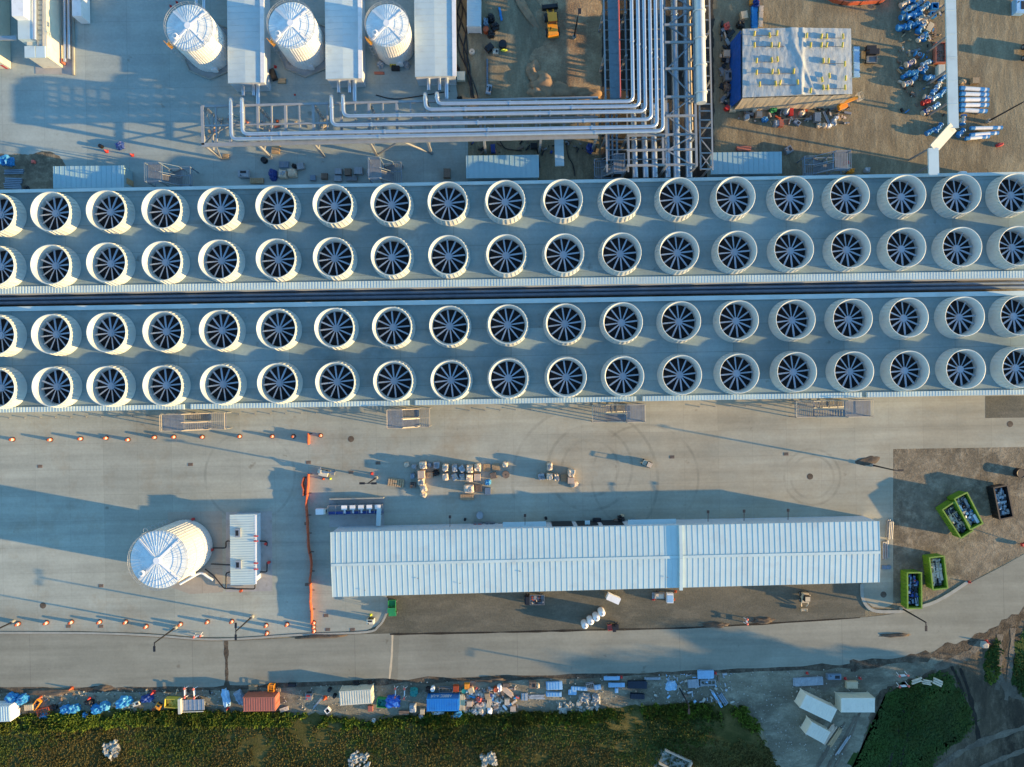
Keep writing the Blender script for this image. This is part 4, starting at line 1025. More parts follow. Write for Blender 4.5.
t = thing('equipment_box', 'white equipment box with dark side right of the generator house', 'equipment', W(78, 4, .05))
vol(71.5, -50, 80.5, 16, .2, 2.8, 'white_paint', 'housing'); mb = MB(); a = W(84.6, 0, 1.3); mb.box(a.x - .15, a.y - .4, 1.4, .12, 4.6, 2.0, SITE); mb.build('grille', 'black', t, True)
t = thing('equipment_box', 'cream equipment box with red panel cut by the left photo edge', 'equipment', W(0, 64, .05))
vol(-20, -50, -4, 60, .2, 3.5, 'cream', 'housing'); mb = MB(); a = W(4, 63, .9); mb.box(a.x, a.y, .9, .5, 1.4, 1.5); mb.build('panel', 'red', t, True)
deck('walkway', 'narrow pale walkway crossing the left edge at the generator house', 'walkway', [(-10, 38.5), (17, 38)], .7, 4.4, 'galv')

# ---------------------------------------------------------------- roll-off dumpsters
def dumpster(label, cx, cy, deg, L, Wd, h, m, seed, mix, dlabel):
    w = W(cx, cy, h); w.z = .03
    t = thing('dumpster', label, 'dumpster', w, R(deg), 'open roll-off dumpsters')
    mb = MB(); th = .14
    mb.box(0, 0, .3, L - .3, Wd - .3, .16)
    for s_ in (-1, 1):
        mb.box(0, s_ * (Wd / 2 - th / 2), h / 2 + .1, L - .02, th, h - .2)
        mb.box(s_ * (L / 2 - th / 2), 0, h / 2 + .1, th, Wd - 2 * th - .01, h - .2)
        for i in range(9): mb.box(-L / 2 + (i + .5) * L / 9, s_ * (Wd / 2 + .05), h / 2 + .1, .14, .12, h - .3)
    mb.build('body', m, t)
    mb = MB()
    for s_ in (-1, 1):
        mb.box(0, s_ * (Wd / 2 - .02), h + .03, L + .12, .24, .16); mb.box(s_ * (L / 2 - .02), 0, h + .031, .24, Wd - .3, .16)
    mb.build('rim', m, t)
    for s_ in (-1, 1):
        for x in (-L * .32, L * .32):
            mb = MB(); mb.cyl((x, s_ * Wd * .36 - .1, .16), (x, s_ * Wd * .36 + .1, .16), .16, n=10); mb.build('wheel', 'rubber', t)
    rnd = random.Random(seed); mb = MB()
    for i in range(230):
        sx = rnd.choice((.25, .4, .7, 1.6)); s2 = rnd.uniform(.12, .5); zz = rnd.uniform(.7, h - .35)
        x = rnd.uniform(-L / 2 + .5 + sx * .3, L / 2 - .5 - sx * .3); y = rnd.uniform(-Wd / 2 + .45, Wd / 2 - .45)
        qq = Matrix.Rotation(rnd.choice((0, 0, PI / 2)) + rnd.uniform(-.5, .5) * (sx < 1), 3, 'Z') @ Matrix.Rotation(rnd.uniform(-.4, .4), 3, 'X')
        if abs(y) + sx * .5 > Wd / 2 - .2: qq = Matrix.Rotation(rnd.uniform(-.15, .15), 3, 'Z')
        mb.box(x, y, zz, sx, s2, rnd.uniform(.05, .3), mtx=qq, m=rnd.choices(range(len(mix)), [k[1] for k in mix])[0])
    mb.box(0, 0, .75, L - .5, Wd - .5, .5, m=0)
    o = mb.build('scrap_load', [k[0] for k in mix], loc=w, rz=R(deg)); tag(o, dlabel, 'scrap', kind='stuff')
dumpster('lime green open dumpster, left one of the slanted touching pair', 957.3, 520, -57, 6.0, 2.5, 2.2, 'green_bin', 1, [('black', 5), ('scrap', 3), ('wood', 2), ('carton', 1), ('tan', 1)], 'dark scrap and wood filling the left dumpster of the slanted pair')
dumpster('lime green open dumpster, right one of the slanted touching pair', 968.3, 511, -63, 6.1, 2.5, 2.3, 'green_bin', 2, [('black', 4), ('scrap', 4), ('white_paint', 1), ('blue_light', 2), ('steel_grey', 2)], 'grey and blue scrap filling the right dumpster of the slanted pair')
dumpster('lime green open dumpster full of cardboard, nearest the road bend', 938.2, 572.8, -83.5, 5.7, 2.6, 2.2, 'green_bin', 3, [('carton', 5), ('wood', 3), ('scrap', 2), ('tan', 2), ('black', 2)], 'cardboard and timber filling the dumpster nearest the road bend')
dumpster('lime green open dumpster with dark blue scrap beside the concrete corner', 914.2, 590.4, -89.5, 6.3, 2.5, 2.2, 'green_bin', 4, [('black', 5), ('blue_dark', 3), ('steel_blue', 3), ('white_paint', .5), ('red', .3)], 'dark blue scrap filling the dumpster beside the concrete corner')
dumpster('black open dumpster standing alone at right', 1003.2, 502.3, -79, 5.7, 2.45, 2.0, 'black', 5, [('scrap', 4), ('black', 3), ('shrink_grey', 3), ('steel_grey', 2)], 'grey scrap lying in the black dumpster')

# ---------------------------------------------------------------- traffic drums, fence, barriers
def make_drum():
    t = thing('traffic_drum', '', 'traffic drum'); mb = MB()
    mb.lathe([(.30, .08), (.29, .32), (.26, .33), (.25, .58), (.23, .59), (.22, .84), (.20, .85), (.18, 1.02), (.0, 1.04)], 16); mb.build('body', 'orange', t)
    mb = MB()
    for z0, r in ((.38, .268), (.64, .242)): mb.lathe([(r, z0), (r - .008, z0 + .13)], 16)
    mb.build('reflective_band', 'white_paint', t)
    mb = MB(); mb.lathe([(.40, 0), (.40, .07), (.28, .09)], 16); mb.build('base', 'rubber', t)
    return t
drum0 = make_drum(); dn = 0
NROW = [(13.4,439.3),(51,439.6),(81.3,438.6),(106.7,437.9),(128.5,439.6),(155,437.2),(174.3,436.8),(202.7,436.9),(240,436.3),(272.5,436.3),(293.6,436.3),(320.8,435.4)]
SROW = [(-12,624),(19,623.4),(47.2,622.3),(72.1,621.6),(100.3,621.4),(126.3,621.6),(146.7,626),(181,623.8),(207.8,621.5),(232.3,621),(266.5,625),(267.3,632.6),(287.2,624),(314,622.5),(313.8,626.5),(314.2,630.5)]
for row, nm in ((NROW, 'row just south of the fan building'), (SROW, 'row along the southern kerb')):
    for i, (x, y) in enumerate(row):
        if x < 0: continue
        o = drum0 if dn == 0 else copy_tree(drum0); dn += 1
        o.location = W(x, y, .05); o.scale = (1.05, 1.05, 1.0)
        o['label'] = f'orange traffic drum, {ORD[i if row is NROW else i - 1]} from the left in the {nm}'; o['category'] = 'traffic drum'; o['group'] = 'orange traffic drums on the apron'
def mesh_fence(label, pts, h=1.2):
    q = [W(x, y, .05) for x, y in pts]
    t = thing('safety_fence', label, 'fence', (q[0] + q[-1]) / 2)
    mb = MB(); path = []
    for a, b in zip(q, q[1:]):
        n = max(2, int((b - a).length / .5))
        for i in range(n): path.append(a.lerp(b, i / n))
    path.append(q[-1]); vs = []; n = len(path)
    for i, p in enumerate(path):
        k = .18 * mnoise.noise(p * .6)
        for z in (.1, .5, .9, h): vs.append((p.x + k * (1 + z * .3), p.y + k * .3, z + .08 * mnoise.noise(p * .9) * (z > .8)))
    fs = [(i * 4 + j, (i + 1) * 4 + j, (i + 1) * 4 + j + 1, i * 4 + j + 1) for i in range(n - 1) for j in range(3)]
    mb.add(vs, fs)
    top = len(vs); vs2 = [(v[0] + .05, v[1] + .01, v[2]) for v in vs]; mb.add(vs2, [f[::-1] for f in fs])
    for i in range(n - 1): mb.bar(Vector(vs[i * 4 + 3]), Vector(vs[i * 4 + 7]), .16, .10)
    for i in range(0, n - 1, 2): mb.bar(Vector(vs[i * 4 + 3]), Vector(vs[i * 4 + 3]) + Vector((.35 * mnoise.noise(path[i] * 3), .1, -.25)), .22, .08)
    mb.build('netting', 'orange_mesh', t, True)
    acc = 0; last = None
    for p in path[::6]:
        mb = MB(); mb.bar((p.x, p.y, 0), (p.x, p.y, h + .15), .09); mb.bar((p.x - .3, p.y, .05), (p.x + .5, p.y, .05), .12, .1); mb.build('post', 'black', t, True)
mesh_fence('long orange safety netting running down the apron left of the long building', [(309.5, 474), (309.4, 484), (308.5, 496), (307.3, 504), (308.5, 515), (309, 530), (309.8, 545), (312, 555), (312.5, 565), (311.3, 580), (311.8, 590), (310.8, 600), (313, 612), (312.5, 622)])
mesh_fence('short doubled piece of orange safety netting at its north end', [(305.6, 477), (304, 484), (305.2, 489), (304.6, 495)])
mesh_fence('short upright piece of orange netting between the last drums of the north row', [(309.6, 433.5), (310.2, 444)])
def barricade(label, x, y, L=1.7, deg=90):
    t = thing('barricade', label, 'barricade', W(x, y, .03), R(deg), 'red and white barricades along the road'); mb = MB()
    for s_ in (-1, 1): mb.bar((s_ * L / 2, -.35, 0), (s_ * L / 2, 0, 1.05), .08); mb.bar((s_ * L / 2, .35, 0), (s_ * L / 2, 0, 1.05), .08)
    mb.build('leg', 'white_paint', t)
    for z in (.55, .95):
        mb = MB(); n = 5
        for i in range(n): mb.box(-L / 2 + (i + .5) * L / n, 0, z, L / n, .1, .2, m=0 if i in (0, 4) else 1)
        mb.build('board', ['orange', 'white_paint'], t)
    for s_ in (-1, 1):
        mb = MB(); mb.lathe([(.2, 1.0), (.2, 1.15), (0, 1.2)], 10, (s_ * L / 2, 0, 0)); mb.build('warning_light', 'pink_red', t)
for lab, x, y, L, d in (('red and white barricade at the road edge above the cream framed trailer, left one', 187, 690.5, 1.6, 92), ('red and white barricade at the road edge above the cream framed trailer, right one', 196.3, 691, 1.6, 95),
                     ('red and white barricade beside the blue tarp heap, left one', 396.2, 690.5, 1.6, 90), ('red and white barricade beside the blue tarp heap, right one', 405.2, 691, 1.7, 88),
                     ('orange barrier on the kerb line south of the long building', 745.3, 619.8, .8, 90), ('orange barrier lying by the southern kerb below the lone tank', 199.5, 634.5, 1.2, 10),
                     ('red barricade frame at the right grass edge, upper one', 900.5, 673.5, 1.5, 5), ('red barricade frame at the right grass edge, lower one', 901, 684, 1.6, 5)):
    barricade(lab, x, y, L, d)
def cone(label, x, y, m='orange', s_=1.0):
    s_ *= .62
    t = thing('traffic_cone', label, 'cone', W(x, y, .03), 0, 'small traffic cones'); mb = MB(); mb.lathe([(.2 * s_, .05), (.06 * s_, .75 * s_), (0, .76 * s_)], 12); mb.build('cone_body', m, t)
    mb = MB(); mb.box(0, 0, .03, .5 * s_, .5 * s_, .06); mb.build('base', m, t)
for a in (('red cone on the apron beside the double headed lamp', 372, 473.5, 'red', 1.6), ('red cone left of the white box trailer south of the long building', 653.5, 599, 'red', 1.5), ('red cone right of the white cart, upper one', 675.6, 591.5, 'orange', 1.4), ('red cone right of the white cart, lower one', 673.8, 599.5, 'orange', 1.4),
          ('red cone at the gravel edge left of the yellow skip', 153.7, 692, 'red', 2.2), ('red cone on the gravel between red and cream containers', 325.2, 697.6, 'orange', 2.4), ('red cone at the far right end of the kerb', 969, 582, 'red', 1.4), ('red cone left of the tan crate at bottom right', 845, 678.3, 'red', 1.5), ('red cone right of the tan crate at bottom right', 859.8, 678, 'red', 1.5),
          ('red cone at the top yard left of the leftmost tank, upper one', 177, 2.5, 'red', 1.2), ('red cone at the top yard left of the leftmost tank, lower one', 170.8, 6.3, 'red', 1.2), ('red cone on the empty top apron, left one', 107, 151.5, 'red', 1.9), ('red cone on the empty top apron, right one', 132.5, 155.3, 'red', 1.8),
          ('red cone under the horizontal pipe rack at left', 277.5, 121.5, 'orange', 1.8), ('red cone in the yard beside the first pump shed', 275.5, 67, 'red', 1.6), ('small red cone on the apron below the pump sheds', 295, 95, 'red', 1.0), ('orange cone at the pallet group beside the beige lift', 323.5, 478.8, 'orange', 1.4), ('lime cone right of the beige lift', 330.6, 478.6, 'lime', 1.3),
          ('red cone at the end of the upper pale sheet pair', 621.3, 677, 'red', 1.5), ('red cone at the right end of the blue sheet stack', 715.3, 673, 'red', 1.5), ('red cone on the gravel by the dark patch at bottom right', 807, 673, 'red', 1.4), ('red cone on the gravel verge left of the dark bags', 90, 698, 'red', 1.6), ('red cone by the tipped red post in the dirt track', 986, 641.5, 'red', 2.0), ('red cone in the field edge right of the pale frame trailer', 228, 708.5, 'red', 1.5), ('lime cone beside the pale compressor below the long building', 371, 614.8, 'lime', 1.5),
          ('orange cone at the far left of the gravel verge', 41, 697, 'orange', 1.6), ('orange cone beside the far left mulch heap', 72, 688, 'orange', 2.0)):
    cone(*a)
# ---------------------------------------------------------------- goods, scrap and small equipment
seedc = [100]
def item(kind, px, py, L, D, h, deg, m, label, group=None, m2=None):
    """one movable thing; L x D x h in metres, px/py the centre of its top as seen in the photo"""
    seedc[0] += 1; sd_ = seedc[0]; rnd = random.Random(sd_)
    w = W(px, py, h * .7); w.z = .045
    rz = R(deg)
    if kind in ('wrap', 'crate', 'flat'):
        nm = {'wrap': 'pallet_load', 'crate': 'crate', 'flat': 'pallet'}[kind]
        cat = {'wrap': 'pallet load', 'crate': 'crate', 'flat': 'pallet'}[kind]
        t = thing(nm, label, cat, w, rz, group)
        layers = 1 if kind != 'flat' else max(1, int(h / .15))
        mb = MB()
        for l in range(layers):
            z = l * .15
            for y in (-D / 2 + .06, 0, D / 2 - .06): mb.box(0, y, z + .05, L, .1, .09)
            for i in range(7): mb.box(-L / 2 + (i + .5) * L / 7, 0, z + .115, L / 7 * .72, D, .025)
        mb.build('pallet', m2 or 'wood', t)
        if kind == 'wrap':
            mb = MB(); mb.lump(L * .98, D * .98, h - .14, sd_, e=.28, rough=.09, nu=28, nv=8, c=(0, 0, .13)); mb.build('wrapped_goods', m, t)
            mb = MB()
            for i in range(4): mb.box(rnd.uniform(-L * .28, L * .28), rnd.uniform(-D * .28, D * .28), h + .02, rnd.uniform(.2, .5), rnd.uniform(.15, .4), rnd.uniform(.1, .3), rnd.uniform(0, 3))
            mb.build('loose_top', rnd.choice(['carton', 'shrink', 'steel_grey', 'shrink_grey']), t)
        elif kind == 'crate':
            mb = MB(); mb.box(0, 0, .13 + (h - .13) / 2, L * .94, D * .94, h - .14)
            for x in (-.47, -.16, .16, .47):
                for s_ in (-1, 1): mb.box(x * L, s_ * D * .48, h / 2 + .07, .1, .05, h - .16)
            for i in range(5): mb.box(-L * .38 + i * L * .19, 0, h, L * .13, D * .98, .03)
            mb.build('crate_box', m, t)
        return t
    mb = MB()
    if kind == 'tarp':
        mb.lump(L, D, h, sd_, e=.6, rough=.22, nu=26, nv=8, freq=2.2); o = mb.build('tarp_heap', m, loc=w, rz=rz); return tag(o, label, 'tarp', group)
    if kind == 'bag':
        mb.lump(L, D, h, sd_, e=.55, rough=.12, nu=18, nv=7); o = mb.build('bulk_bag', m, loc=w, rz=rz); return tag(o, label, 'bag', group)
    if kind == 'planks':
        n = max(2, int(D / .22)); k = max(1, int(h / .1))
        for l in range(k):
            for i in range(n):
                mb.box(rnd.uniform(-.06, .06) * L, -D / 2 + (i + .5) * D / n, l * .1 + .05, L * rnd.uniform(.82, 1), D / n * .85, .085, rnd.uniform(-.03, .03))
        o = mb.build('plank_stack', m, loc=w, rz=rz); return tag(o, label, 'planks', group)
    if kind == 'sheets':
        k = max(2, int(h / .07))
        for l in range(k): mb.box(rnd.uniform(-.05, .05) * L, rnd.uniform(-.05, .05) * D, l * .07 + .1, L * rnd.uniform(.94, 1), D * rnd.uniform(.92, 1), .055, rnd.uniform(-.03, .03))
        for i in range(int(L / .5)): mb.box(-L / 2 + (i + .5) * .5, 0, k * .07 + .09, .08, D * .9, .04)
        for x in (-.35, .35): mb.box(x * L, 0, .035, .12, D, .07)
        o = mb.build('sheet_stack', m, loc=w, rz=rz); return tag(o, label, 'sheets', group)
    if kind == 'pipes':
        n = max(2, int(D / .3)); r = D / n / 2
        for l in range(max(1, int(h / (2 * r)))):
            for i in range(n - l % 2):
                x = rnd.uniform(-.08, .08) * L; y = -D / 2 + (i + .5 + .5 * (l % 2)) * 2 * r
                mb.cyl((x - L / 2, y, r + l * 1.75 * r), (x + L / 2, y, r + l * 1.75 * r), r * .95, n=9)
        o = mb.build('pipe_bundle', m, loc=w, rz=rz); return tag(o, label, 'pipes', group)
    if kind == 'drum':
        mb.cyl((0, 0, 0), (0, 0, h), L / 2, n=16)
        for z in (.02, h * .35, h * .66, h - .06): mb.cyl((0, 0, z), (0, 0, z + .05), L / 2 + .03, n=16)
        mb.lathe([(L / 2 - .06, h + .001), (L / 2 - .06, h + .03), (L / 2, h + .03)], 16)
        o = mb.build('barrel', m, loc=w, rz=rz); return tag(o, label, 'barrel', group)
    if kind == 'spool':
        t = thing('cable_spool', label, 'cable spool', w, rz, group)
        for z in (0, h - .08): f = MB(); f.cyl((0, 0, z), (0, 0, z + .08), L / 2, n=20); f.cyl((0, 0, z - .002), (0, 0, z + .084), .12, n=8, m=1); f.build('flange', [m, 'black'], t)
        mb.cyl((0, 0, .08), (0, 0, h - .08), L * .36, n=16); mb.build('cable_coil', m2 or 'black', t); return t
    if kind == 'bin':
        t = thing('open_bin', label, 'bin', w, rz, group); th = .09
        mb.box(0, 0, .1, L, D, .1)
        for s_ in (-1, 1): mb.box(0, s_ * (D / 2 - th / 2), h / 2, L, th, h); mb.box(s_ * (L / 2 - th / 2), 0, h / 2, th, D - 2 * th - .004, h)
        mb.build('body', m, t); f = MB()
        f.box(0, 0, h * .4, L - .25, D - .25, .2)
        for i in range(14): f.box(rnd.uniform(-L / 2 + .3, L / 2 - .3), rnd.uniform(-D / 2 + .3, D / 2 - .3), h * .55, rnd.uniform(.2, .5), rnd.uniform(.1, .3), .2, rnd.uniform(0, 3))
        f.build('contents', m2 or 'scrap', t); return t
    if kind == 'unit':      # a small machine: housing, panel, skid
        t = thing('compressor', label, 'machine', w, rz, group)
        mb.box(0, 0, h * .55, L, D, h * .75); mb.box(0, 0, h * .95, L * .9, D * .85, h * .08); mb.build('housing', m, t)
        f = MB(); f.box(0, 0, .1, L * 1.08, D * .9, .16); f.build('skid', 'steel_grey', t)
        f = MB(); f.box(L * .2, 0, h * 1.0, L * .35, D * .55, .05); f.cyl((-L * .3, D * .2, h * .95), (-L * .3, D * .2, h * 1.18), .09, n=8); f.build('exhaust', m2 or 'black', t)
        f = MB(); f.box(L * .5 + .01, 0, h * .5, .05, D * .7, h * .5); f.build('grille', 'black', t); return t
    if kind == 'valve':
        t = thing('wrapped_valve', label, 'valve', w, rz, group); r = D / 2
        mb.cyl((-L / 2, 0, r + .1), (L / 2, 0, r + .1), r * .62, n=12); mb.lump(D * .9, D * .95, h * .85, sd_, e=.8, rough=.15, nu=14, nv=5); mb.build('body', m, t)
        for s_ in (-1, 1): f = MB(); f.cyl((s_ * L / 2 - .08, 0, r + .1), (s_ * L / 2 + .08, 0, r + .1), r, n=14); f.build('flange', m2 or 'blue_light', t)
        f = MB(); f.tube([(.32 * math.cos(a), .32 * math.sin(a), h) for a in [2 * PI * i / 12 for i in range(13)]], .05, 5); f.cyl((0, 0, h * .6), (0, 0, h), .07, n=6); f.build('handwheel', m2 or 'blue_light', t); return t
    if kind == 'wpipe':     # white pipe with blue end caps and bands
        t = thing('wrapped_pipe', label, 'pipe', w, rz, group); r = D / 2; zc = h
        mb.cyl((-L / 2 + .35, 0, zc), (L / 2 - .35, 0, zc), r, n=12); mb.build('pipe_body', 'white_paint', t)
        for x0, x1 in ((-L / 2, -L / 2 + .75), (L / 2 - .35, L / 2), (L * .2, L * .34)): f = MB(); f.cyl((x0, 0, zc), (x1, 0, zc), r * 1.07, n=12); f.build('end_cap', 'blue', t)
        for x in (-L * .3, L * .3): f = MB(); f.box(x, 0, (zc - r) / 2, .2, D * .9, max(.05, zc - r)); f.build('bearer', 'wood', t)
        return t
    if kind == 'frame':
        for x in (-L / 2, L / 2):
            for y in (-D / 2, D / 2): mb.bar((x, y, 0), (x, y, h), .09)
        for z in (.1, h): 
            for s_ in (-1, 1): mb.bar((-L / 2, s_ * D / 2, z), (L / 2, s_ * D / 2, z), .09); mb.bar((s_ * L / 2, -D / 2, z), (s_ * L / 2, D / 2, z), .09)
        for i in range(5): mb.bar((-L / 2 + L * i / 4, -D / 2, h * .6), (-L / 2 + L * i / 4, D / 2, h * .6), .07)
        o = mb.build('steel_rack', m, loc=w, rz=rz); return tag(o, label, 'rack', group)
    raise ValueError(kind)

PG = 'wrapped goods on the apron'
P_ = [('bag',406.4,464.6,.9,.9,.7,10,'shrink','small white bag at the west end of the pallet group, left one'),('bag',414.2,466.6,1.0,.8,.6,0,'shrink_grey','small grey bag at the west end of the pallet group, right of the white bag'),
 ('wrap',423,465.4,1.3,1.4,1.7,4,'shrink','cream wrapped pallet, topmost of the tall left column of pallets'),('crate',421.5,474.2,1.25,1.35,1.9,2,'carton','orange tinted slatted crate, second from the top of the left pallet column'),
 ('wrap',421,481.7,1.2,1.2,1.5,0,'shrink','cream wrapped pallet, third from the top of the left pallet column'),('wrap',423.4,488.4,1.2,1.3,1.1,20,'shrink','crumpled cream pallet load, fourth from the top of the left pallet column'),('bag',423.4,494.6,.9,1.2,.6,70,'shrink','torn white wrapping heap at the foot of the left pallet column'),
 ('bag',412.7,475.9,1.0,1.0,.8,0,'steel_blue','dark blue bag left of the left pallet column'),('unit',412.7,485.2,.9,1.0,.9,90,'wood_dark','dark brown pump unit left of the foot of the left pallet column'),('flat',396,482.7,2.9,1.4,.5,-8,'wood_dark','broad dark brown pallets lying flat at the west end of the group'),
 ('bag',429.3,465,.9,.9,.9,0,'steel_blue','dark bag right of the topmost cream pallet'),('wrap',436.6,465.2,1.1,1.2,1.0,0,'shrink_grey','grey pallet load with a pinkish top beside the topmost cream pallet'),('crate',429.8,475,1.2,1.0,.7,0,'wood','low brown crate between both pallet columns'),('tarp',435.7,473.4,1.2,1.1,.9,15,'black','black tarp heap between both pallet columns'),
 ('wrap',445.4,467.6,1.05,1.35,1.6,0,'shrink','cream pallet of the middle pair, upper one'),('wrap',445.4,476.9,1.1,1.3,1.5,4,'shrink','cream pallet of the middle pair, lower one'),('wrap',454.7,468.3,1.0,1.4,1.4,8,'shrink_grey','grey white pallet right of the middle pair, upper one'),('wrap',454.9,476.6,1.1,1.2,1.2,25,'shrink_grey','blue grey pallet right of the middle pair, lower one'),
 ('wrap',462,468.8,1.1,1.3,1.3,30,'shrink_grey','grey pallet left of the big cream block, upper one'),('wrap',462.2,477,1.1,1.2,1.0,10,'shrink_grey','grey pallet left of the big cream block, lower one'),('wrap',469.8,469,1.2,1.4,1.8,0,'shrink','cream pallet in the big block, upper left'),('wrap',477.6,467.6,1.2,1.3,1.8,0,'shrink','cream pallet in the big block, upper right'),
 ('wrap',469.4,477.8,1.2,1.35,1.7,0,'shrink','cream pallet in the big block, lower left'),('crate',477.3,477,1.2,1.2,1.2,0,'carton','brown crate in the big block, lower right'),('wrap',468.9,488.6,1.75,1.5,1.4,0,'shrink','largest white pallet load with dark marks, south of the big cream block'),('flat',467,497.2,2.4,.95,.5,0,'wood','tan flat pallets just south of the largest white pallet load'),
 ('flat',487,467.6,1.2,1.3,.3,0,'wood_dark','dark flat pallet right of the big block, upper one'),('flat',495.8,467,1.3,1.2,.3,5,'steel_blue','dark blue flat pallet between the dark pallet and the spool'),('bag',505.2,464.7,1.0,1.0,1.0,0,'shrink','small cream bag just above the round black spool'),('crate',493.4,475.6,1.1,1.0,.8,12,'wood_dark','dark crate left of the round black spool'),
 ('spool',505.8,474.6,1.3,1.3,.9,0,'wood_dark','round dark cable spool at the east end of the pallet group'),('tarp',487.8,482.4,1.1,1.0,.7,0,'blue_light','small light blue tarp heap right of the big block'),('crate',478.8,488.3,1.2,1.2,.7,0,'wood_dark','dark crate right of the largest white pallet load'),('crate',487.8,491,1.1,1.2,.6,0,'steel_blue','dark blue crate at the southeast corner of the pallet group'),
 ('wrap',549.7,466.6,.95,1.4,1.8,0,'shrink','cream pallet in the small eastern group, topmost'),('wrap',549.7,476.6,1.1,1.2,1.6,0,'shrink','cream pallet in the small eastern group, middle of the lower row'),('wrap',556.2,477.2,.9,1.2,1.6,3,'shrink','narrow cream pallet in the small eastern group, right in the lower row'),('wrap',541.5,476.8,1.2,1.1,1.2,8,'shrink_grey','blue grey pallet in the small eastern group, left in the lower row'),
 ('flat',563.8,478,1.0,1.2,.45,0,'wood_dark','low dark pallet between both parts of the small eastern group'),('wrap',571.4,473,1.2,1.4,1.8,-5,'shrink','tall cream pallet at the east end of the small eastern group'),('crate',571,480.2,1.2,1.1,1.4,0,'carton','brown crate south of the tall cream pallet in the eastern group'),('bag',574.5,484.6,1.4,.9,.5,30,'shrink','torn white wrapping heap at the foot of the eastern group')]
for a in P_: item(*a, group=PG)

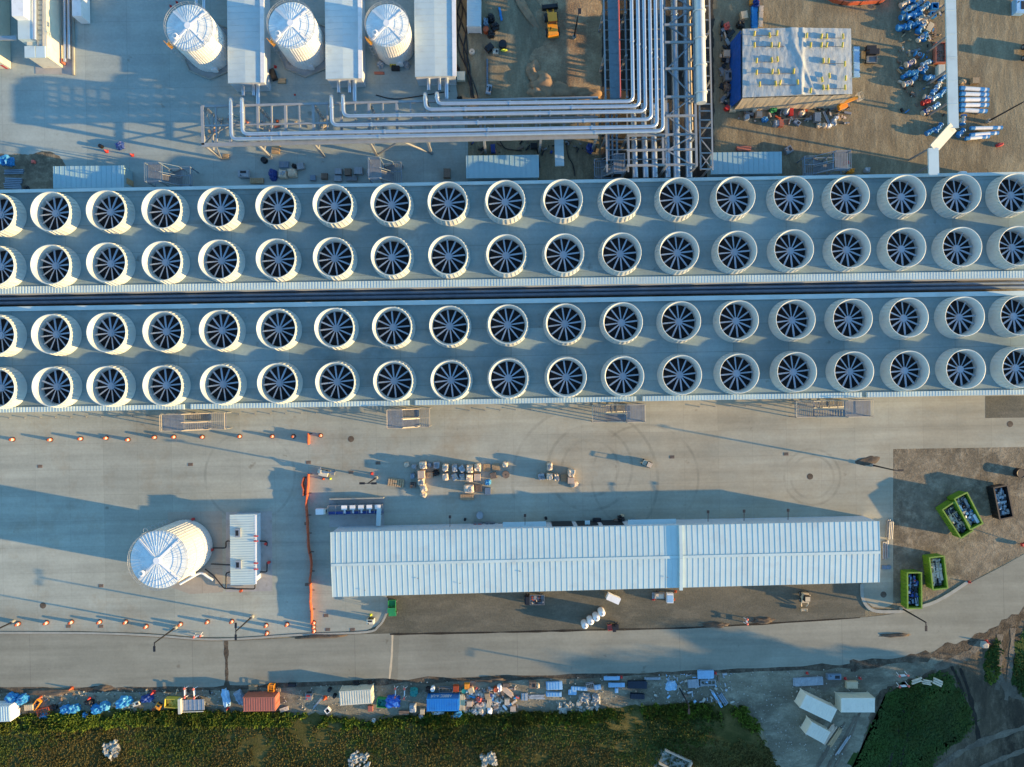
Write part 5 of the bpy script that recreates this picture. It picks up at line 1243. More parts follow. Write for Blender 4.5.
# bottom verge, left to right
B_ = [('tarp',11,699,2.0,1.7,1.1,0,'blue','dark blue tarp heap right above the far left trailer, left one'),('tarp',20.5,700.5,2.0,1.7,1.2,25,'blue','dark blue tarp heap right above the far left trailer, right one'),('crate',29.5,707,1.6,1.0,.8,5,'tan','tan crate beside the far left trailer'),('bin',36.5,704.6,1.9,.9,.7,55,'yellow','slanted yellow bin beside the tan crate at far left'),
 ('frame',44,711.5,2.2,1.2,.6,15,'orange','orange steel rack at the grass edge at far left'),('tarp',44,716.2,1.6,.8,.6,0,'blue_light','small blue tarp heap in the grass edge below the orange rack'),('tarp',53.5,707.5,1.2,.8,.6,0,'black','black bag heap between orange rack and blue tarps'),('tarp',65,710.5,1.7,1.5,1.0,0,'blue','bright blue tarp heap of the long pair, left one'),('tarp',73.5,709.3,1.8,1.5,1.0,10,'blue_light','bright blue tarp heap of the long pair, right one'),
 ('tarp',58,715.5,1.9,.9,.5,25,'green','pale green tarp heap below the long blue pair'),('tarp',89,703,1.4,1.0,.8,0,'black','black tarp heap right of the long blue pair'),('tarp',85,715.2,1.0,.8,.7,0,'blue','small dark blue bag at the grass edge below the black heap'),('tarp',95.5,710,1.8,1.5,1.0,0,'blue','blue tarp heap left of the dark spot, lower of two'),('tarp',104,707,1.7,1.5,1.0,15,'blue_light','light blue tarp heap, upper of two beside the black heap'),
 ('tarp',122.8,702.5,2.5,1.8,1.2,20,'blue_light','large light blue tarp heap in the middle of the left verge'),('unit',136.5,703.5,1.3,.7,.7,20,'cream','cream pump unit between light blue and dark blue heaps'),('tarp',146,699.3,2.1,1.2,1.0,12,'blue_dark','dark navy tarp heap left of the yellow skip'),('unit',158.6,706.2,1.0,1.0,.8,60,'yellow','small yellow machine at the grass edge left of the yellow skip'),
 ('planks',154,709,.9,.5,.2,30,'orange','small orange planks at the grass edge below the yellow machine'),('flat',253,687.4,1.5,.8,.5,0,'cream','pale flat pallet behind the rust red container'),('frame',271.5,687.8,1.0,1.1,1.0,0,'yellow','yellow steel rack behind the rust red container'),('tarp',278,690.3,.9,.9,.7,0,'wood_dark','dark heap behind the east end of the rust red container'),('planks',284,709.5,1.6,.7,.3,20,'shrink','white boards in the grass edge right of the rust red container'),
 ('tarp',226,698,1.3,3.0,.5,10,'sheet_blue','pale blue sheeting in the shade left of the rust red container'),('tarp',240,698,1.5,2.6,.7,30,'steel_blue','dark blue sheeting in the shade beside the rust red container'),('unit',292,684.8,1.4,.6,.6,0,'black','black compressor with red end on the road edge'),('unit',309,696,1.1,1.2,1.2,90,'steel_grey','grey welding machine between red and cream containers','','red'),('planks',318,702.5,2.6,.3,.2,50,'shrink_grey','grey beam lying slantwise between red and cream containers'),
 ('drum',329.5,689.8,.6,.6,.8,0,'black','black barrel left of the cream container, upper one'),('drum',334.5,696,.6,.6,.8,0,'black','black barrel left of the cream container, lower one'),('bin',327.6,710.4,.85,.85,.7,40,'white_paint','square white bin with dark hole in the gravel'),('unit',356,682.8,1.1,.6,.6,0,'black','black pump behind the cream container, left one'),('unit',369.8,682.4,.7,.5,.6,0,'black','black pump behind the cream container, right one'),
 ('bin',382.2,702.6,1.8,1.6,.9,-6,'green','green bin right of the cream container','','teal'),('tarp',393,702.3,2.4,2.1,1.2,0,'tarp_blue','round dark blue tarp heap right of the green bin'),('crate',370.5,708.3,.9,1.0,.5,0,'rust_red','small reddish crate south of the cream container'),('bag',373.6,721,.7,.7,.5,0,'white_paint','small white bag in the dirt below the cream container'),('tarp',413.7,692.4,1.4,1.4,.9,0,'teal','teal tarp heap left of the blue container'),
 ('wrap',412.7,708.3,1.2,1.3,1.1,5,'shrink_grey','grey pallet load left of the blue container'),('planks',404,712.5,1.8,.7,.4,0,'wood_dark','dark planks left of the grey pallet load'),('crate',422.4,711.3,.8,.9,.7,0,'tan','tan crate at the lower left corner of the blue container'),('wrap',421,716,.9,.7,.5,0,'shrink_grey','small grey pallet load at the grass edge below the tan crate'),('drum',432.7,689,.7,.7,1.0,0,'white_paint','white barrel behind the blue container'),
 ('tarp',428,690,1.0,.9,.9,0,'black','black heap behind the west end of the blue container'),('frame',446,689.7,2.4,.8,.7,0,'steel_grey','grey steel rack behind the blue container'),('crate',456,688.2,1.0,1.0,1.0,0,'orange','bright orange crate behind the blue container'),('planks',462,703,3.0,1.1,.5,92,'tan','tan and pink planks along the east end of the blue container'),('tarp',456,715,2.1,1.1,.7,25,'blue_light','light blue tarp heap at the grass edge below the blue container'),('planks',438,712.8,2.4,.5,.5,0,'white_paint','white planks along the south side of the blue container'),
 ('crate',467,686,.9,.9,.9,0,'yellow','yellow crate in the scrap yard, topmost left'),('drum',464,690.5,.8,.8,.9,0,'teal','teal barrel in the scrap yard beside the orange crate'),('crate',471,690,1.0,1.0,.9,20,'tan','tan crate in the scrap yard below the yellow crate'),('tarp',479,699.6,.9,.9,.7,0,'pink_red','dark red bag in the middle of the scrap yard'),('crate',469.5,703.5,1.0,.9,.7,0,'carton','brown carton in the scrap yard, left'),('crate',487.5,696,.9,1.0,.8,10,'wood','brown wood crate in the scrap yard, centre right'),
 ('tarp',491,695.5,.6,.6,.6,0,'blue_dark','small navy bag in the scrap yard'),('planks',489,703,1.8,.8,.4,80,'tan','tan planks upright in the scrap yard'),('drum',496,689.3,.8,1.0,1.0,0,'orange','orange barrel in the scrap yard, upper right'),('bag',499.5,688.5,.9,1.2,.9,0,'white_paint','white bag beside the orange barrel in the scrap yard'),('bag',481,711.5,1.0,1.0,.7,0,'shrink','white bag at the lower edge of the scrap yard, left one'),('bag',489.8,711,.9,1.1,.7,0,'white_paint','white bag at the lower edge of the scrap yard, right one'),
 ('bag',474.5,711.5,1.2,.8,.6,30,'shrink_grey','grey bag at the lower edge of the scrap yard'),('crate',506,685,1.2,.7,.6,0,'wood_dark','dark brown crate at the road edge right of the scrap yard'),('planks',507.5,691.5,2.4,.9,.4,-40,'carton','reddish planks lying slantwise right of the scrap yard'),('crate',507,701.5,.9,1.0,.8,0,'shrink','white crate at the right border of the scrap yard'),('crate',513,708.5,1.0,.9,.7,0,'carton','orange brown carton at the lower right border of the scrap yard'),('tarp',510,704.5,.6,.5,.5,0,'blue','tiny blue bag at the right border of the scrap yard'),
 ('unit',532.5,684.6,1.3,1.2,1.0,0,'wood_dark','dark brown machine at the road edge left of the blue bundles'),('bag',537.3,686,.8,1.0,.9,0,'tan','tan bag right of the dark brown machine'),('planks',537,697,3.0,.8,.3,0,'shrink_grey','grey boards left of the blue bundles'),('sheets',524.5,696.5,1.2,1.3,.4,0,'shrink_grey','pale grey sheets left of the grey boards'),('sheets',554.5,685.5,2.8,1.35,.7,2,'sheet_blue','light blue sheet bundle, upper of the stacked pair'),('sheets',554,694,2.7,.7,.6,0,'sheet_blue','light blue sheet bundle, lower of the stacked pair'),
 ('sheets',579,688.4,2.8,.6,.4,-3,'sheet_blue','narrow blue sheet bundle right of the pair'),('sheets',572.5,692,1.4,.9,.3,0,'sheet_blue','short blue sheet bundle below the narrow one'),('frame',590,686,1.3,1.0,.6,10,'galv','small galvanised rack right of the narrow blue bundle'),('sheets',597.5,687,1.2,.8,.4,8,'sheet_blue','short blue sheet bundle right of the galvanised rack'),('tarp',585,698,2.0,1.5,.8,0,'steel_grey','dark grey heap below the blue bundles, left one'),('tarp',596,698.5,1.4,1.5,.8,0,'steel_grey','dark grey heap below the blue bundles, right one'),
 ('sheets',612,678,2.8,.65,.4,0,'sheet_blue','pale blue sheets of the middle pair, upper one with red tip'),('sheets',616.4,685,2.9,.75,.4,0,'sheet_blue','pale blue sheets of the middle pair, lower one'),('sheets',616.5,690.2,.6,.8,.3,0,'sheet_blue','smallest pale blue sheet below the middle pair'),('sheets',637,684.6,3.2,1.3,.6,0,'panel_dark','black panel stack, larger upper one'),('sheets',637,696,2.5,.9,.5,-3,'panel_dark','black panel stack, smaller lower one'),('sheets',652.5,678.2,2.7,.45,.3,0,'galv','thin grey sheet stack right of the black panels'),
 ('tarp',671.5,686.3,2.0,1.7,.5,0,'sheet_blue','pale blue sheeting heap beside the lamp on the gravel'),('sheets',705.5,674.3,2.8,1.4,.7,0,'sheet_blue','bright blue sheet stack at the road edge right of the lamp'),('sheets',692.8,683.5,2.0,1.5,.3,5,'galv','pale translucent sheets between lamp and bright blue stack'),('frame',708,682.5,2.6,.9,.5,3,'galv','galvanised rack below the bright blue stack'),('pipes',717.5,700,3.3,.45,.3,-58,'sheet_blue','pale blue pipe lying slantwise at the grass edge'),
 ('pipes',723,699,2.2,.9,.3,-58,'steel_blue','dark blue pipes lying slantwise beside the pale blue pipe'),('crate',851.6,684.6,2.1,1.2,.8,0,'tan','tan crate between two red cones at bottom right'),('unit',834,676.5,2.4,1.0,.8,0,'steel_blue','blue grey generator at the road edge at bottom right'),('planks',829,734,3.9,1.1,.3,56,'carton','brown planks east of the small white slanted container, left stack'),('planks',835,738,3.9,.8,.3,56,'wood','tan planks east of the small white slanted container, right stack'),
 ('pipes',843,745,4.0,.5,.2,56,'galv','thin grey pipes lying right of the brown planks'),('pipes',917,681,1.8,.8,.5,20,'shrink','white tubes at the upper edge of the right grass, left bundle'),('pipes',927,682.5,1.6,.9,.5,-10,'shrink','white tubes at the upper edge of the right grass, middle bundle'),('pipes',938,682.5,1.7,1.1,.6,-25,'shrink','white tubes at the upper edge of the right grass, right bundle'),('sheets',808,681,5.2,1.5,.12,3,'shrink_grey','flat grey sheeting on the ground above the slanted container'),('bag',985,645,1.4,1.2,.5,0,'stone','pale lump beside the tipped red post in the dirt track')]
for a in B_: item(*a[:9], m2=(a[10] if len(a) > 10 else None), group='goods and scrap along the verge')
item('bin', 172.2, 702.6, 2.4, 1.6, 1.2, -3, 'pale_yellow', 'yellow skip on the gravel verge', m2='pale_yellow')
# loose scrap that nobody could count
mb = MB(); rnd = random.Random(44)
SM = ['scrap', 'shrink', 'carton', 'steel_grey', 'white_paint', 'wood_dark', 'blue_light', 'tan', 'pink_red']
for i in range(420):
    px = rnd.gauss(487, 14); py = rnd.uniform(688, 714)
    if not 464 < px < 518: continue
    w = W(px, py); s_ = rnd.uniform(.12, .55)
    mb.box(w.x, w.y, s_ * .3 + .03, s_ * rnd.uniform(.6, 2.2), s_ * rnd.uniform(.4, 1), s_ * rnd.uniform(.3, 1), rnd.uniform(0, 3), rnd.choices(range(9), [5, 4, 3, 4, 2, 4, .5, 2, .4])[0])
o = mb.build('scrap_scatter', SM); tag(o, 'loose scrap scattered between the crates of the scrap yard', 'scrap', kind='stuff')
def scatter(label, x0, x1, y0, y1, n, mats, wts, seed, smax=.6):
    rnd = random.Random(seed); mb = MB()
    for i in range(n):
        w = W(rnd.uniform(x0, x1), rnd.uniform(y0, y1)); s_ = rnd.uniform(.12, smax)
        mb.box(w.x, w.y, s_ * .3 + .05, s_ * rnd.uniform(.6, 2.4), s_ * rnd.uniform(.3, .9), s_ * rnd.uniform(.3, .9), rnd.uniform(0, 3), rnd.choices(range(len(mats)), wts)[0])
    o = mb.build('scrap_scatter', mats); tag(o, label, 'scrap', kind='stuff')
scatter('loose offcuts scattered south of the tarped building', 738, 850, 107, 124, 110, ['black', 'steel_grey', 'shrink', 'orange', 'wood_dark', 'wood'], [4, 4, 2, .6, 3, 1], 5)
scatter('dark loose scrap along the west side of the tarped building', 721, 731, 22, 104, 90, ['black', 'wood_dark', 'steel_grey', 'carton', 'wood'], [4, 3, 2, 1, .6], 6, .8)
scatter('offcuts lying under the left end of the horizontal pipe rack', 205, 330, 116, 140, 60, ['tan', 'wood', 'shrink', 'rust_red', 'steel_grey'], [3, 3, 1, 1, 2], 7, .5)
scatter('scraps around the horizontal pipes shelter', 470, 600, 140, 153, 40, ['black', 'wood_dark', 'steel_grey', 'blue_dark'], [4, 3, 2, .7], 8, .6)
scatter('loose offcuts between the blue valves of the top right yard', 898, 946, 2, 118, 120, ['wood', 'blue', 'shrink', 'black', 'wood_dark'], [3, 2, 2, 3, 2], 9, .55)
scatter('offcuts and tubes on the gravel verge right of the black panels', 655, 735, 672, 702, 90, ['galv', 'shrink_grey', 'sheet_blue', 'stone', 'wood_dark'], [3, 3, 1.5, 3, 1], 10, .5)
scatter('bits of packaging on the gravel verge at far left', 20, 230, 690, 712, 110, ['shrink', 'wood_dark', 'tan', 'steel_grey', 'black'], [2, 3, 2, 3, 2], 11, .4)

# top yard goods
TG = 'goods left on the top apron'
for a in [('wrap',282.9,174,1.4,1.4,1.3,0,'shrink','white pallet load north of the fan roof below the rack, left one'),('wrap',292,172.8,1.5,1.4,1.3,0,'shrink','white pallet load north of the fan roof below the rack, right one'),('tarp',272.6,174.5,1.3,1.9,1.0,0,'blue_dark','dark heap left of the two white pallet loads'),('sheets',284,164.8,1.7,1.1,.3,0,'steel_blue','dark teal sheets above the two white pallet loads'),
 ('crate',300.6,166.4,1.3,1.1,.8,10,'shrink_grey','grey crate right above the two white pallet loads'),('tarp',295,166,1.1,.7,.7,0,'black','black heap between teal sheets and grey crate'),('flat',275.8,149.3,1.4,1.4,.6,-5,'wood','brown pallets beside the second rack leg'),('drum',264,160,1.0,1.0,.9,0,'black','large black barrel beside the second rack leg'),('flat',225.6,156.4,1.1,.9,.4,0,'wood','brown pallets at the foot of the first rack leg'),
 ('crate',324.5,176.3,1.1,1.0,.8,0,'wood_dark','dark brown crate halfway between pallet loads and stair tower'),('crate',313,178,1.0,.9,.6,0,'steel_blue','dark blue crate left of the dark brown crate'),('crate',338.5,171.6,1.3,1.0,.9,0,'shrink_grey','grey crate of the dim row left of the stair tower, left one'),('crate',348,172.2,1.1,1.2,.9,0,'wood_dark','brown crate of the dim row left of the stair tower, middle one'),('crate',358.5,171,1.5,1.2,.9,0,'shrink_grey','grey crate of the dim row left of the stair tower, right one'),
 ('crate',338,178.6,1.4,1.0,.6,0,'shrink_grey','low grey crate nearest the fan roof in the dim row'),('crate',352,178.8,2.0,.8,.5,0,'steel_grey','long low grey crate nearest the fan roof in the dim row'),('bag',369,172,.8,1.0,.8,0,'shrink_grey','grey bag just left of the stair tower below the rack'),('flat',256.7,180.6,2.4,.9,.7,0,'tan','tan pallets beside the fan roof edge at left'),('unit',244,174,1.2,1.9,1.2,90,'shrink_grey','grey machine beside the tan pallets at the fan roof edge'),
 ('crate',447,173.5,1.2,1.6,1.1,0,'wood_dark','dark brown crate left of the middle pale blue shelter'),('tarp',119,145,1.3,1.1,1.0,20,'blue_dark','navy tarp heap on the empty top apron'),('drum',100.5,146,.6,.6,.8,0,'black','small black barrel on the empty top apron'),('pipes',14,171.5,3.4,.9,.5,2,'steel_blue','teal pipes in the dirt patch at the left edge, upper bundle'),('pipes',12,183,3.0,2.0,.6,-2,'steel_blue','teal pipes in the dirt patch at the left edge, lower bundle'),
 ('tarp',5,160.5,2.2,1.7,1.3,0,'blue','blue tank shaped tarp heap at the left photo edge'),('bag',33,161.5,.7,.6,.5,0,'pink_red','small red bag in the dirt patch at left'),('tarp',26,188,.9,.8,.5,0,'black','small black heap beside the leftmost shelter'),('unit',273,74.5,.9,1.9,1.0,20,'black','black pump beside the first pump shed'),('crate',282,81,1.4,.8,.4,0,'wood','flat wood crate beside the first pump shed'),
 ('tarp',380,64,1.3,1.1,.9,30,'shrink_grey','grey wrapped fitting at the lower left of the smallest tank'),('tarp',406,64,1.3,1.1,.9,-30,'shrink_grey','grey wrapped fitting at the lower right of the smallest tank'),('unit',395.5,67.5,1.4,1.0,.8,0,'black','black valve block at the foot of the smallest tank'),('planks',394,64.5,1.6,.5,.9,0,'pale_yellow','yellow bars at the foot of the smallest tank'),('planks',379,73,1.9,.5,.3,0,'rust_red','reddish boards below the smallest tank'),
 ('crate',461,76.5,1.5,1.6,.9,0,'cream','pale box beside the third pump shed'),('tarp',457,68,.9,1.0,.9,0,'black','black heap beside the pale box at the third pump shed'),('drum',486,29.8,1.0,1.0,1.0,0,'orange','orange box barrel at the lower end of the white narrow container'),('tarp',491,18,1.3,1.3,1.0,0,'black','black heap right of the white narrow container, uppermost'),('tarp',495,26,1.4,1.2,1.0,30,'black','black heap right of the white narrow container, middle'),('tarp',491,33.5,1.3,1.1,1.0,0,'black','black heap right of the white narrow container, lowest'),
 ('tarp',485.5,22,.9,1.6,.8,0,'steel_blue','dark grey heap touching the white narrow container'),('unit',489.3,47.6,1.4,1.1,1.0,40,'black','black machine in the open yard below the white narrow container'),('spool',502.7,44.2,1.4,1.4,.8,0,'black','round black spool in the open yard'),('tarp',504,50,1.1,.4,.3,0,'lime','lime hose lying below the round black spool'),('unit',495.6,51.8,1.0,.9,.8,0,'shrink','white machine in the open yard beside the black spool'),('spool',472,51.8,1.0,1.0,.5,0,'shrink','pale ring spool among the black cables'),
 ('pipes',487.3,73,.3,5.0,.2,0,'steel_blue','thin grey pole lying in the open yard'),('unit',488.8,89.5,.9,1.7,.7,-10,'shrink_grey','grey tool at the lower end of the thin pole'),('tarp',459.5,97.5,.9,.4,.5,0,'black','black bag at the north edge of the rack beside the third pump shed'),('planks',500.5,14,.4,2.4,.2,10,'blue','thin blue bar in the shaded yard'),('crate',493,149,.8,1.5,.9,5,'blue_dark','navy crate under the horizontal rack'),('tarp',590,148,1.2,1.6,1.0,0,'blue_dark','navy heap under the right end of the horizontal rack'),('unit',534,146,1.2,1.0,.8,0,'black','black machine under the horizontal rack'),
 # around the tarped building
 ('tarp',727,26,1.0,1.3,.9,0,'pink_red','dark red bag at the upper left of the tarped building'),('crate',726.5,54,1.2,1.2,1.0,0,'carton','tan crate along the west side of the tarped building'),('unit',728,76,1.2,1.7,1.2,0,'steel_grey','grey machine along the west side of the tarped building, upper'),('tarp',727.5,87,1.2,1.2,.9,0,'wood_dark','brown heap along the west side of the tarped building'),('drum',727,108,.8,.8,.9,0,'red','red barrel at the lower left corner of the tarped building'),('crate',732.5,109,1.1,1.1,.7,0,'tan','tan crate beside the red barrel'),
 ('crate',744,15.5,1.2,1.3,.9,10,'tan','tan crate north of the tarped building'),('tarp',741,24,1.4,1.2,.9,0,'black','black heap north of the tarped building'),('planks',754.5,17,1.1,4.0,.7,0,'blue','long blue stack north of the tarped building'),('planks',760.5,17,.8,3.8,.8,-3,'shrink','long white stack beside the blue one north of the tarped building'),('tarp',756,3,1.3,1.3,1.0,0,'blue_dark','navy heap at the top edge above the blue stack'),('bag',757.5,.5,.7,.6,.8,0,'red','small red bag at the top edge above the blue stack'),('crate',752,1.5,.8,1.1,.7,0,'yellow','yellow crate at the top edge above the blue stack'),
 ('bag',747,117,1.0,1.0,.7,0,'shrink_grey','grey bag at the south west of the tarped building'),('bag',755,109.5,.8,.8,.9,30,'shrink','white bag nearest the tan curtain'),('bag',759.5,108,.8,.7,.9,0,'shrink','white bag right of the other one at the tan curtain'),('crate',759,114.5,1.0,1.0,1.0,0,'carton','brown crate south of the tarped building, left one'),('tarp',765,119,1.2,.9,.6,0,'blue','blue tarp heap south of the tarped building'),('tarp',773.5,109,1.2,1.0,1.0,0,'green','green bin shaped heap south of the tarped building'),
 ('bag',777,123,1.2,1.2,.8,0,'shrink_grey','grey bag beside the lower reddish crate'),('crate',780.8,123.5,.7,1.2,.9,0,'rust_red','reddish crate south of the tarped building, lower one'),('bag',787,111,1.0,1.2,.9,0,'shrink_grey','grey bag in the middle of the tan curtain'),('crate',791,112,.7,1.2,.8,0,'red','red crate in the middle of the tan curtain'),('unit',797,122.5,1.2,.8,.6,-35,'steel_blue','blue grey machine lying slantwise below the curtain'),('bag',802.5,112.5,1.1,1.0,.8,30,'shrink','white bag right of the red crate'),
 ('crate',817,117.5,1.1,1.6,1.0,0,'steel_blue','blue grey crate left of the long grey beams'),('pipes',826.5,117,2.4,.5,.4,-65,'galv','long grey beams lying slantwise at the curtain'),('bag',819,125,.8,.9,.6,0,'shrink','white bag below the grey beams, left one'),('bag',824.5,125,.8,.9,.7,0,'shrink','white bag below the grey beams, middle one'),('bag',829.5,125.5,.8,.7,.7,0,'white_paint','white bag below the grey beams, right one'),('bag',834,122,1.0,1.4,.7,0,'shrink_grey','grey bag beside the yellow boom lift'),('bag',836.5,117.5,.6,.6,.8,0,'white_paint','small white bag beside the yellow boom lift'),
 ('planks',792,119,7.5,.25,.2,2,'wood','long thin plank south of the tarped building'),('tarp',847,163,1.2,.8,.8,10,'red','red bag at the stair tower below the tarped building'),('crate',846,168.5,1.2,1.1,.8,20,'tan','tan crate at the stair tower below the tarped building'),('tarp',851,170.5,1.2,.9,.8,0,'yellow','yellow and black heap at the stair tower'),('bag',867.5,169.8,1.0,.9,.8,0,'shrink_grey','grey bag right of the stair tower heap'),('bag',963,172.5,1.4,.5,.6,0,'white_paint','white and red bag at the fan roof edge right of the cable bridge'),
 ('planks',856.5,62,1.1,5.4,.6,0,'sheet_blue','blue timber stack right of the tarped building'),('unit',788.5,150,1.3,1.2,.9,30,'steel_grey','grey pump right of the rightmost pale blue shelter'),('planks',744,148.5,2.6,.8,.5,0,'rust_red','dark red boards behind the rightmost pale blue shelter'),
 ]: item(*a, group=TG)
# blue wrapped valves and pipes at top right
VB = [(910,1,0,'blue'),(903,4.5,40,'shrink'),(913,6.5,30,'shrink'),(919.5,3.5,30,'shrink'),(906,10,20,'shrink'),(915.5,11,35,'blue_light'),(922,8.5,40,'shrink'),(925.5,5.5,35,'shrink'),(903,17,0,'tan'),(909,17,0,'sheet_blue'),(916.5,16,30,'blue_light'),(921,18.5,60,'shrink'),(925,20,30,'shrink'),(901.5,27.5,20,'blue'),(910,26,50,'blue'),(916.5,23,30,'blue_light'),(919.5,29.5,60,'blue'),(924.5,26,50,'blue'),(921.5,37,30,'blue'),(926,35.5,60,'blue'),
      (910.5,62,0,'blue_dark'),(925,62.5,0,'shrink_grey'),(919,54.5,0,'wood_dark'),(907.5,74.5,30,'blue'),(913,72.5,20,'blue_light'),(919.5,70.5,30,'blue'),(925.5,69,40,'blue'),(907.5,82.5,0,'blue'),(915.5,79.5,40,'blue'),(928.5,77,20,'sheet_blue'),(942,77.5,60,'blue'),(938,86,40,'sheet_blue'),(934,90,40,'blue'),(942.5,92.5,60,'blue'),(929,97,0,'blue_light'),(936.5,97,60,'sheet_blue'),(926.5,103,10,'red'),(926.5,110,30,'blue_dark'),(936,106,30,'blue'),(932,131,20,'blue'),(938.5,128,30,'blue')]
GN = {'blue': 'blue', 'shrink': 'white', 'blue_light': 'light blue', 'tan': 'tan', 'sheet_blue': 'pale blue', 'blue_dark': 'navy', 'shrink_grey': 'grey', 'wood_dark': 'dark brown', 'red': 'red'}
cnt = {}; rnd = random.Random(77)
for x, y, d, m_ in VB:
    grp = 'the uppermost cluster' if y < 45 else ('the middle cluster' if y < 84 and x < 930 else 'the lower cluster')
    k = (grp, m_); cnt[k] = cnt.get(k, 0) + 1
    tot = sum(1 for a in VB if a[3] == m_ and (('the uppermost cluster' if a[1] < 45 else ('the middle cluster' if a[1] < 84 and a[0] < 930 else 'the lower cluster')) == grp))
    lab = f'{GN[m_]} wrapped valve in {grp}' + ('' if tot == 1 else f', {ORD[cnt[k]-1]} {GN[m_]} one from the top')
    item('valve', x + rnd.uniform(-1, 1), y + rnd.uniform(-1, 1), rnd.uniform(1.0, 1.6), rnd.uniform(.75, 1.1), rnd.uniform(.8, 1.2), d + rnd.uniform(-25, 25), m_, lab, group='wrapped valves in the top right yard', m2=rnd.choice(['blue', 'blue_light', 'sheet_blue', 'shrink', 'blue']) if m_ != 'red' else 'red')
item('bin', 934.3, 6.5, 1.2, 1.1, .9, 0, 'blue', 'square blue bin right of the uppermost valves, upper one', m2='blue'); item('bin', 932.7, 14.8, 1.0, 1.0, .9, 0, 'blue', 'square blue bin right of the uppermost valves, lower one', m2='blue')
item('planks', 929.5, 27.5, 1.0, 1.6, .8, -30, 'tan', 'tan boards slanting right of the uppermost valves')
item('bin', 940, 53, 1.9, 3.6, 1.0, 0, 'rust_red', 'brown open bin beside the cable bridge', m2='wood_dark'); item('crate', 940.4, 70.5, 1.2, 1.8, 1.2, 0, 'cream', 'pale crate beside the cable bridge below the brown bin')
item('pipes', 912.5, 51, 2.6, .4, .3, 15, 'steel_grey', 'dark beam lying slantwise left of the brown bin'); item('pipes', 934.6, 30, .4, 2.6, .3, 3, 'wood_dark', 'dark upright beam above the brown bin')
for i, (x, y, L, d) in enumerate(((973, 89.8, 5.0, -4), (973, 95, 4.9, -2), (973, 100.3, 5.0, 0), (973, 105.7, 4.9, 0), (972, 111.3, 4.7, -3))):
    item('wpipe', x, y, L, .72, .9, d, 'shrink', f'white wrapped pipe in the upper bundle, {ORD[i]} from the top of five', group='upper bundle of white wrapped pipes')
for i, (x, y, L, d) in enumerate(((985, 128.5, 5.6, 1), (983, 134.5, 5.0, 4), (976, 138.2, 4.2, 5))):
    item('wpipe', x, y, L, .62, .8, d, 'shrink', f'white wrapped pipe in the lower bundle, {ORD[i]} from the top of three', group='lower bundle of white wrapped pipes')
for a in [('valve',963,120,1.5,1.0,.9,80,'shrink','white wrapped valve between both pipe bundles','',"blue"),('valve',960.5,133,1.4,.9,.8,50,'blue','blue wrapped valve at the left end of the lower pipe bundle','',"blue"),('crate',975,81,1.2,1.0,.9,0,'wood','brown crate above the upper pipe bundle'),('bag',963,81.5,1.0,.9,.8,0,'wood','brown bag above the upper pipe bundle'),('bag',1000,144.5,1.3,.6,.5,15,'red','red bag below the lower pipe bundle'),('unit',1019,6.5,1.6,2.6,1.4,0,'sheet_blue','blue grey machine at the top right corner')]:
    item(*a[:9], m2=(a[10] if len(a) > 10 else None))

# ---------------------------------------------------------------- vehicles and machines
def wheels(t, pts, r, w):
    for x, y in pts:
        mb = MB(); mb.cyl((x, y - w / 2, r), (x, y + w / 2, r), r, n=16); o = mb.build('wheel', 'rubber', t)
        mb = MB(); mb.cyl((x, y - w / 2 - .02, r), (x, y + w / 2 + .02, r), r * .5, n=12); mb.build('rim', 'steel_grey', o)
def utv(label, px, py, deg, m, L=2.9, Wd=1.5, roofm='black', cargo='black'):
    t = thing('utility_cart', label, 'cart', W(px, py, .05), R(deg)); mb = MB()
    mb.box(0, 0, .55, L * .95, Wd * .8, .35); mb.box(L * .36, 0, .85, L * .24, Wd * .86, .28); mb.build('body', m, t)
    mb = MB(); mb.box(-L * .3, 0, .8, L * .36, Wd * .9, .08)
    for s_ in (-1, 1): mb.box(-L * .3, s_ * Wd * .43, .95, L * .36, .06, .28); mb.box(-L * .3 + s_ * L * .17, 0, .95, .06, Wd * .8, .28)
    mb.build('cargo_bed', cargo, t); mb = MB()
    for s_ in (-1, 1):
        mb.bar((L * .22, s_ * Wd * .42, .9), (L * .12, s_ * Wd * .4, 1.85), .06); mb.bar((-L * .1, s_ * Wd * .42, .8), (-L * .1, s_ * Wd * .4, 1.85), .06)
    mb.build('roll_cage', 'black', t); mb = MB(); mb.box(L * .02, 0, 1.88, L * .3, Wd * .86, .07); mb.build('roof', roofm, t)
    mb = MB(); mb.box(0, 0, .85, L * .14, Wd * .75, .3); mb.box(-L * .06, 0, 1.15, .1, Wd * .75, .4); mb.build('seat', 'black', t)
    wheels(t, [(L * .34, Wd * .42), (L * .34, -Wd * .42), (-L * .34, Wd * .42), (-L * .34, -Wd * .42)], .33, .24); return t
utv('green utility cart parked at the corner of the concrete below the long building', 393, 606.5, -88, 'green', roofm='green', cargo='green')
utv('black utility cart with red rear on the kerb line south of the long building', 612.5, 625.5, 5, 'black', 2.0, 1.1, 'black', 'pink_red')
utv('black utility cart with dark bed right of the blue timber stack', 869, 56.5, 90, 'black', 3.2, 2.0, 'black', 'steel_grey')
utv('small white buggy standing alone on the apron right of the pallets', 646.5, 463.3, -25, 'shrink', 1.7, 1.0, 'shrink', 'cream')
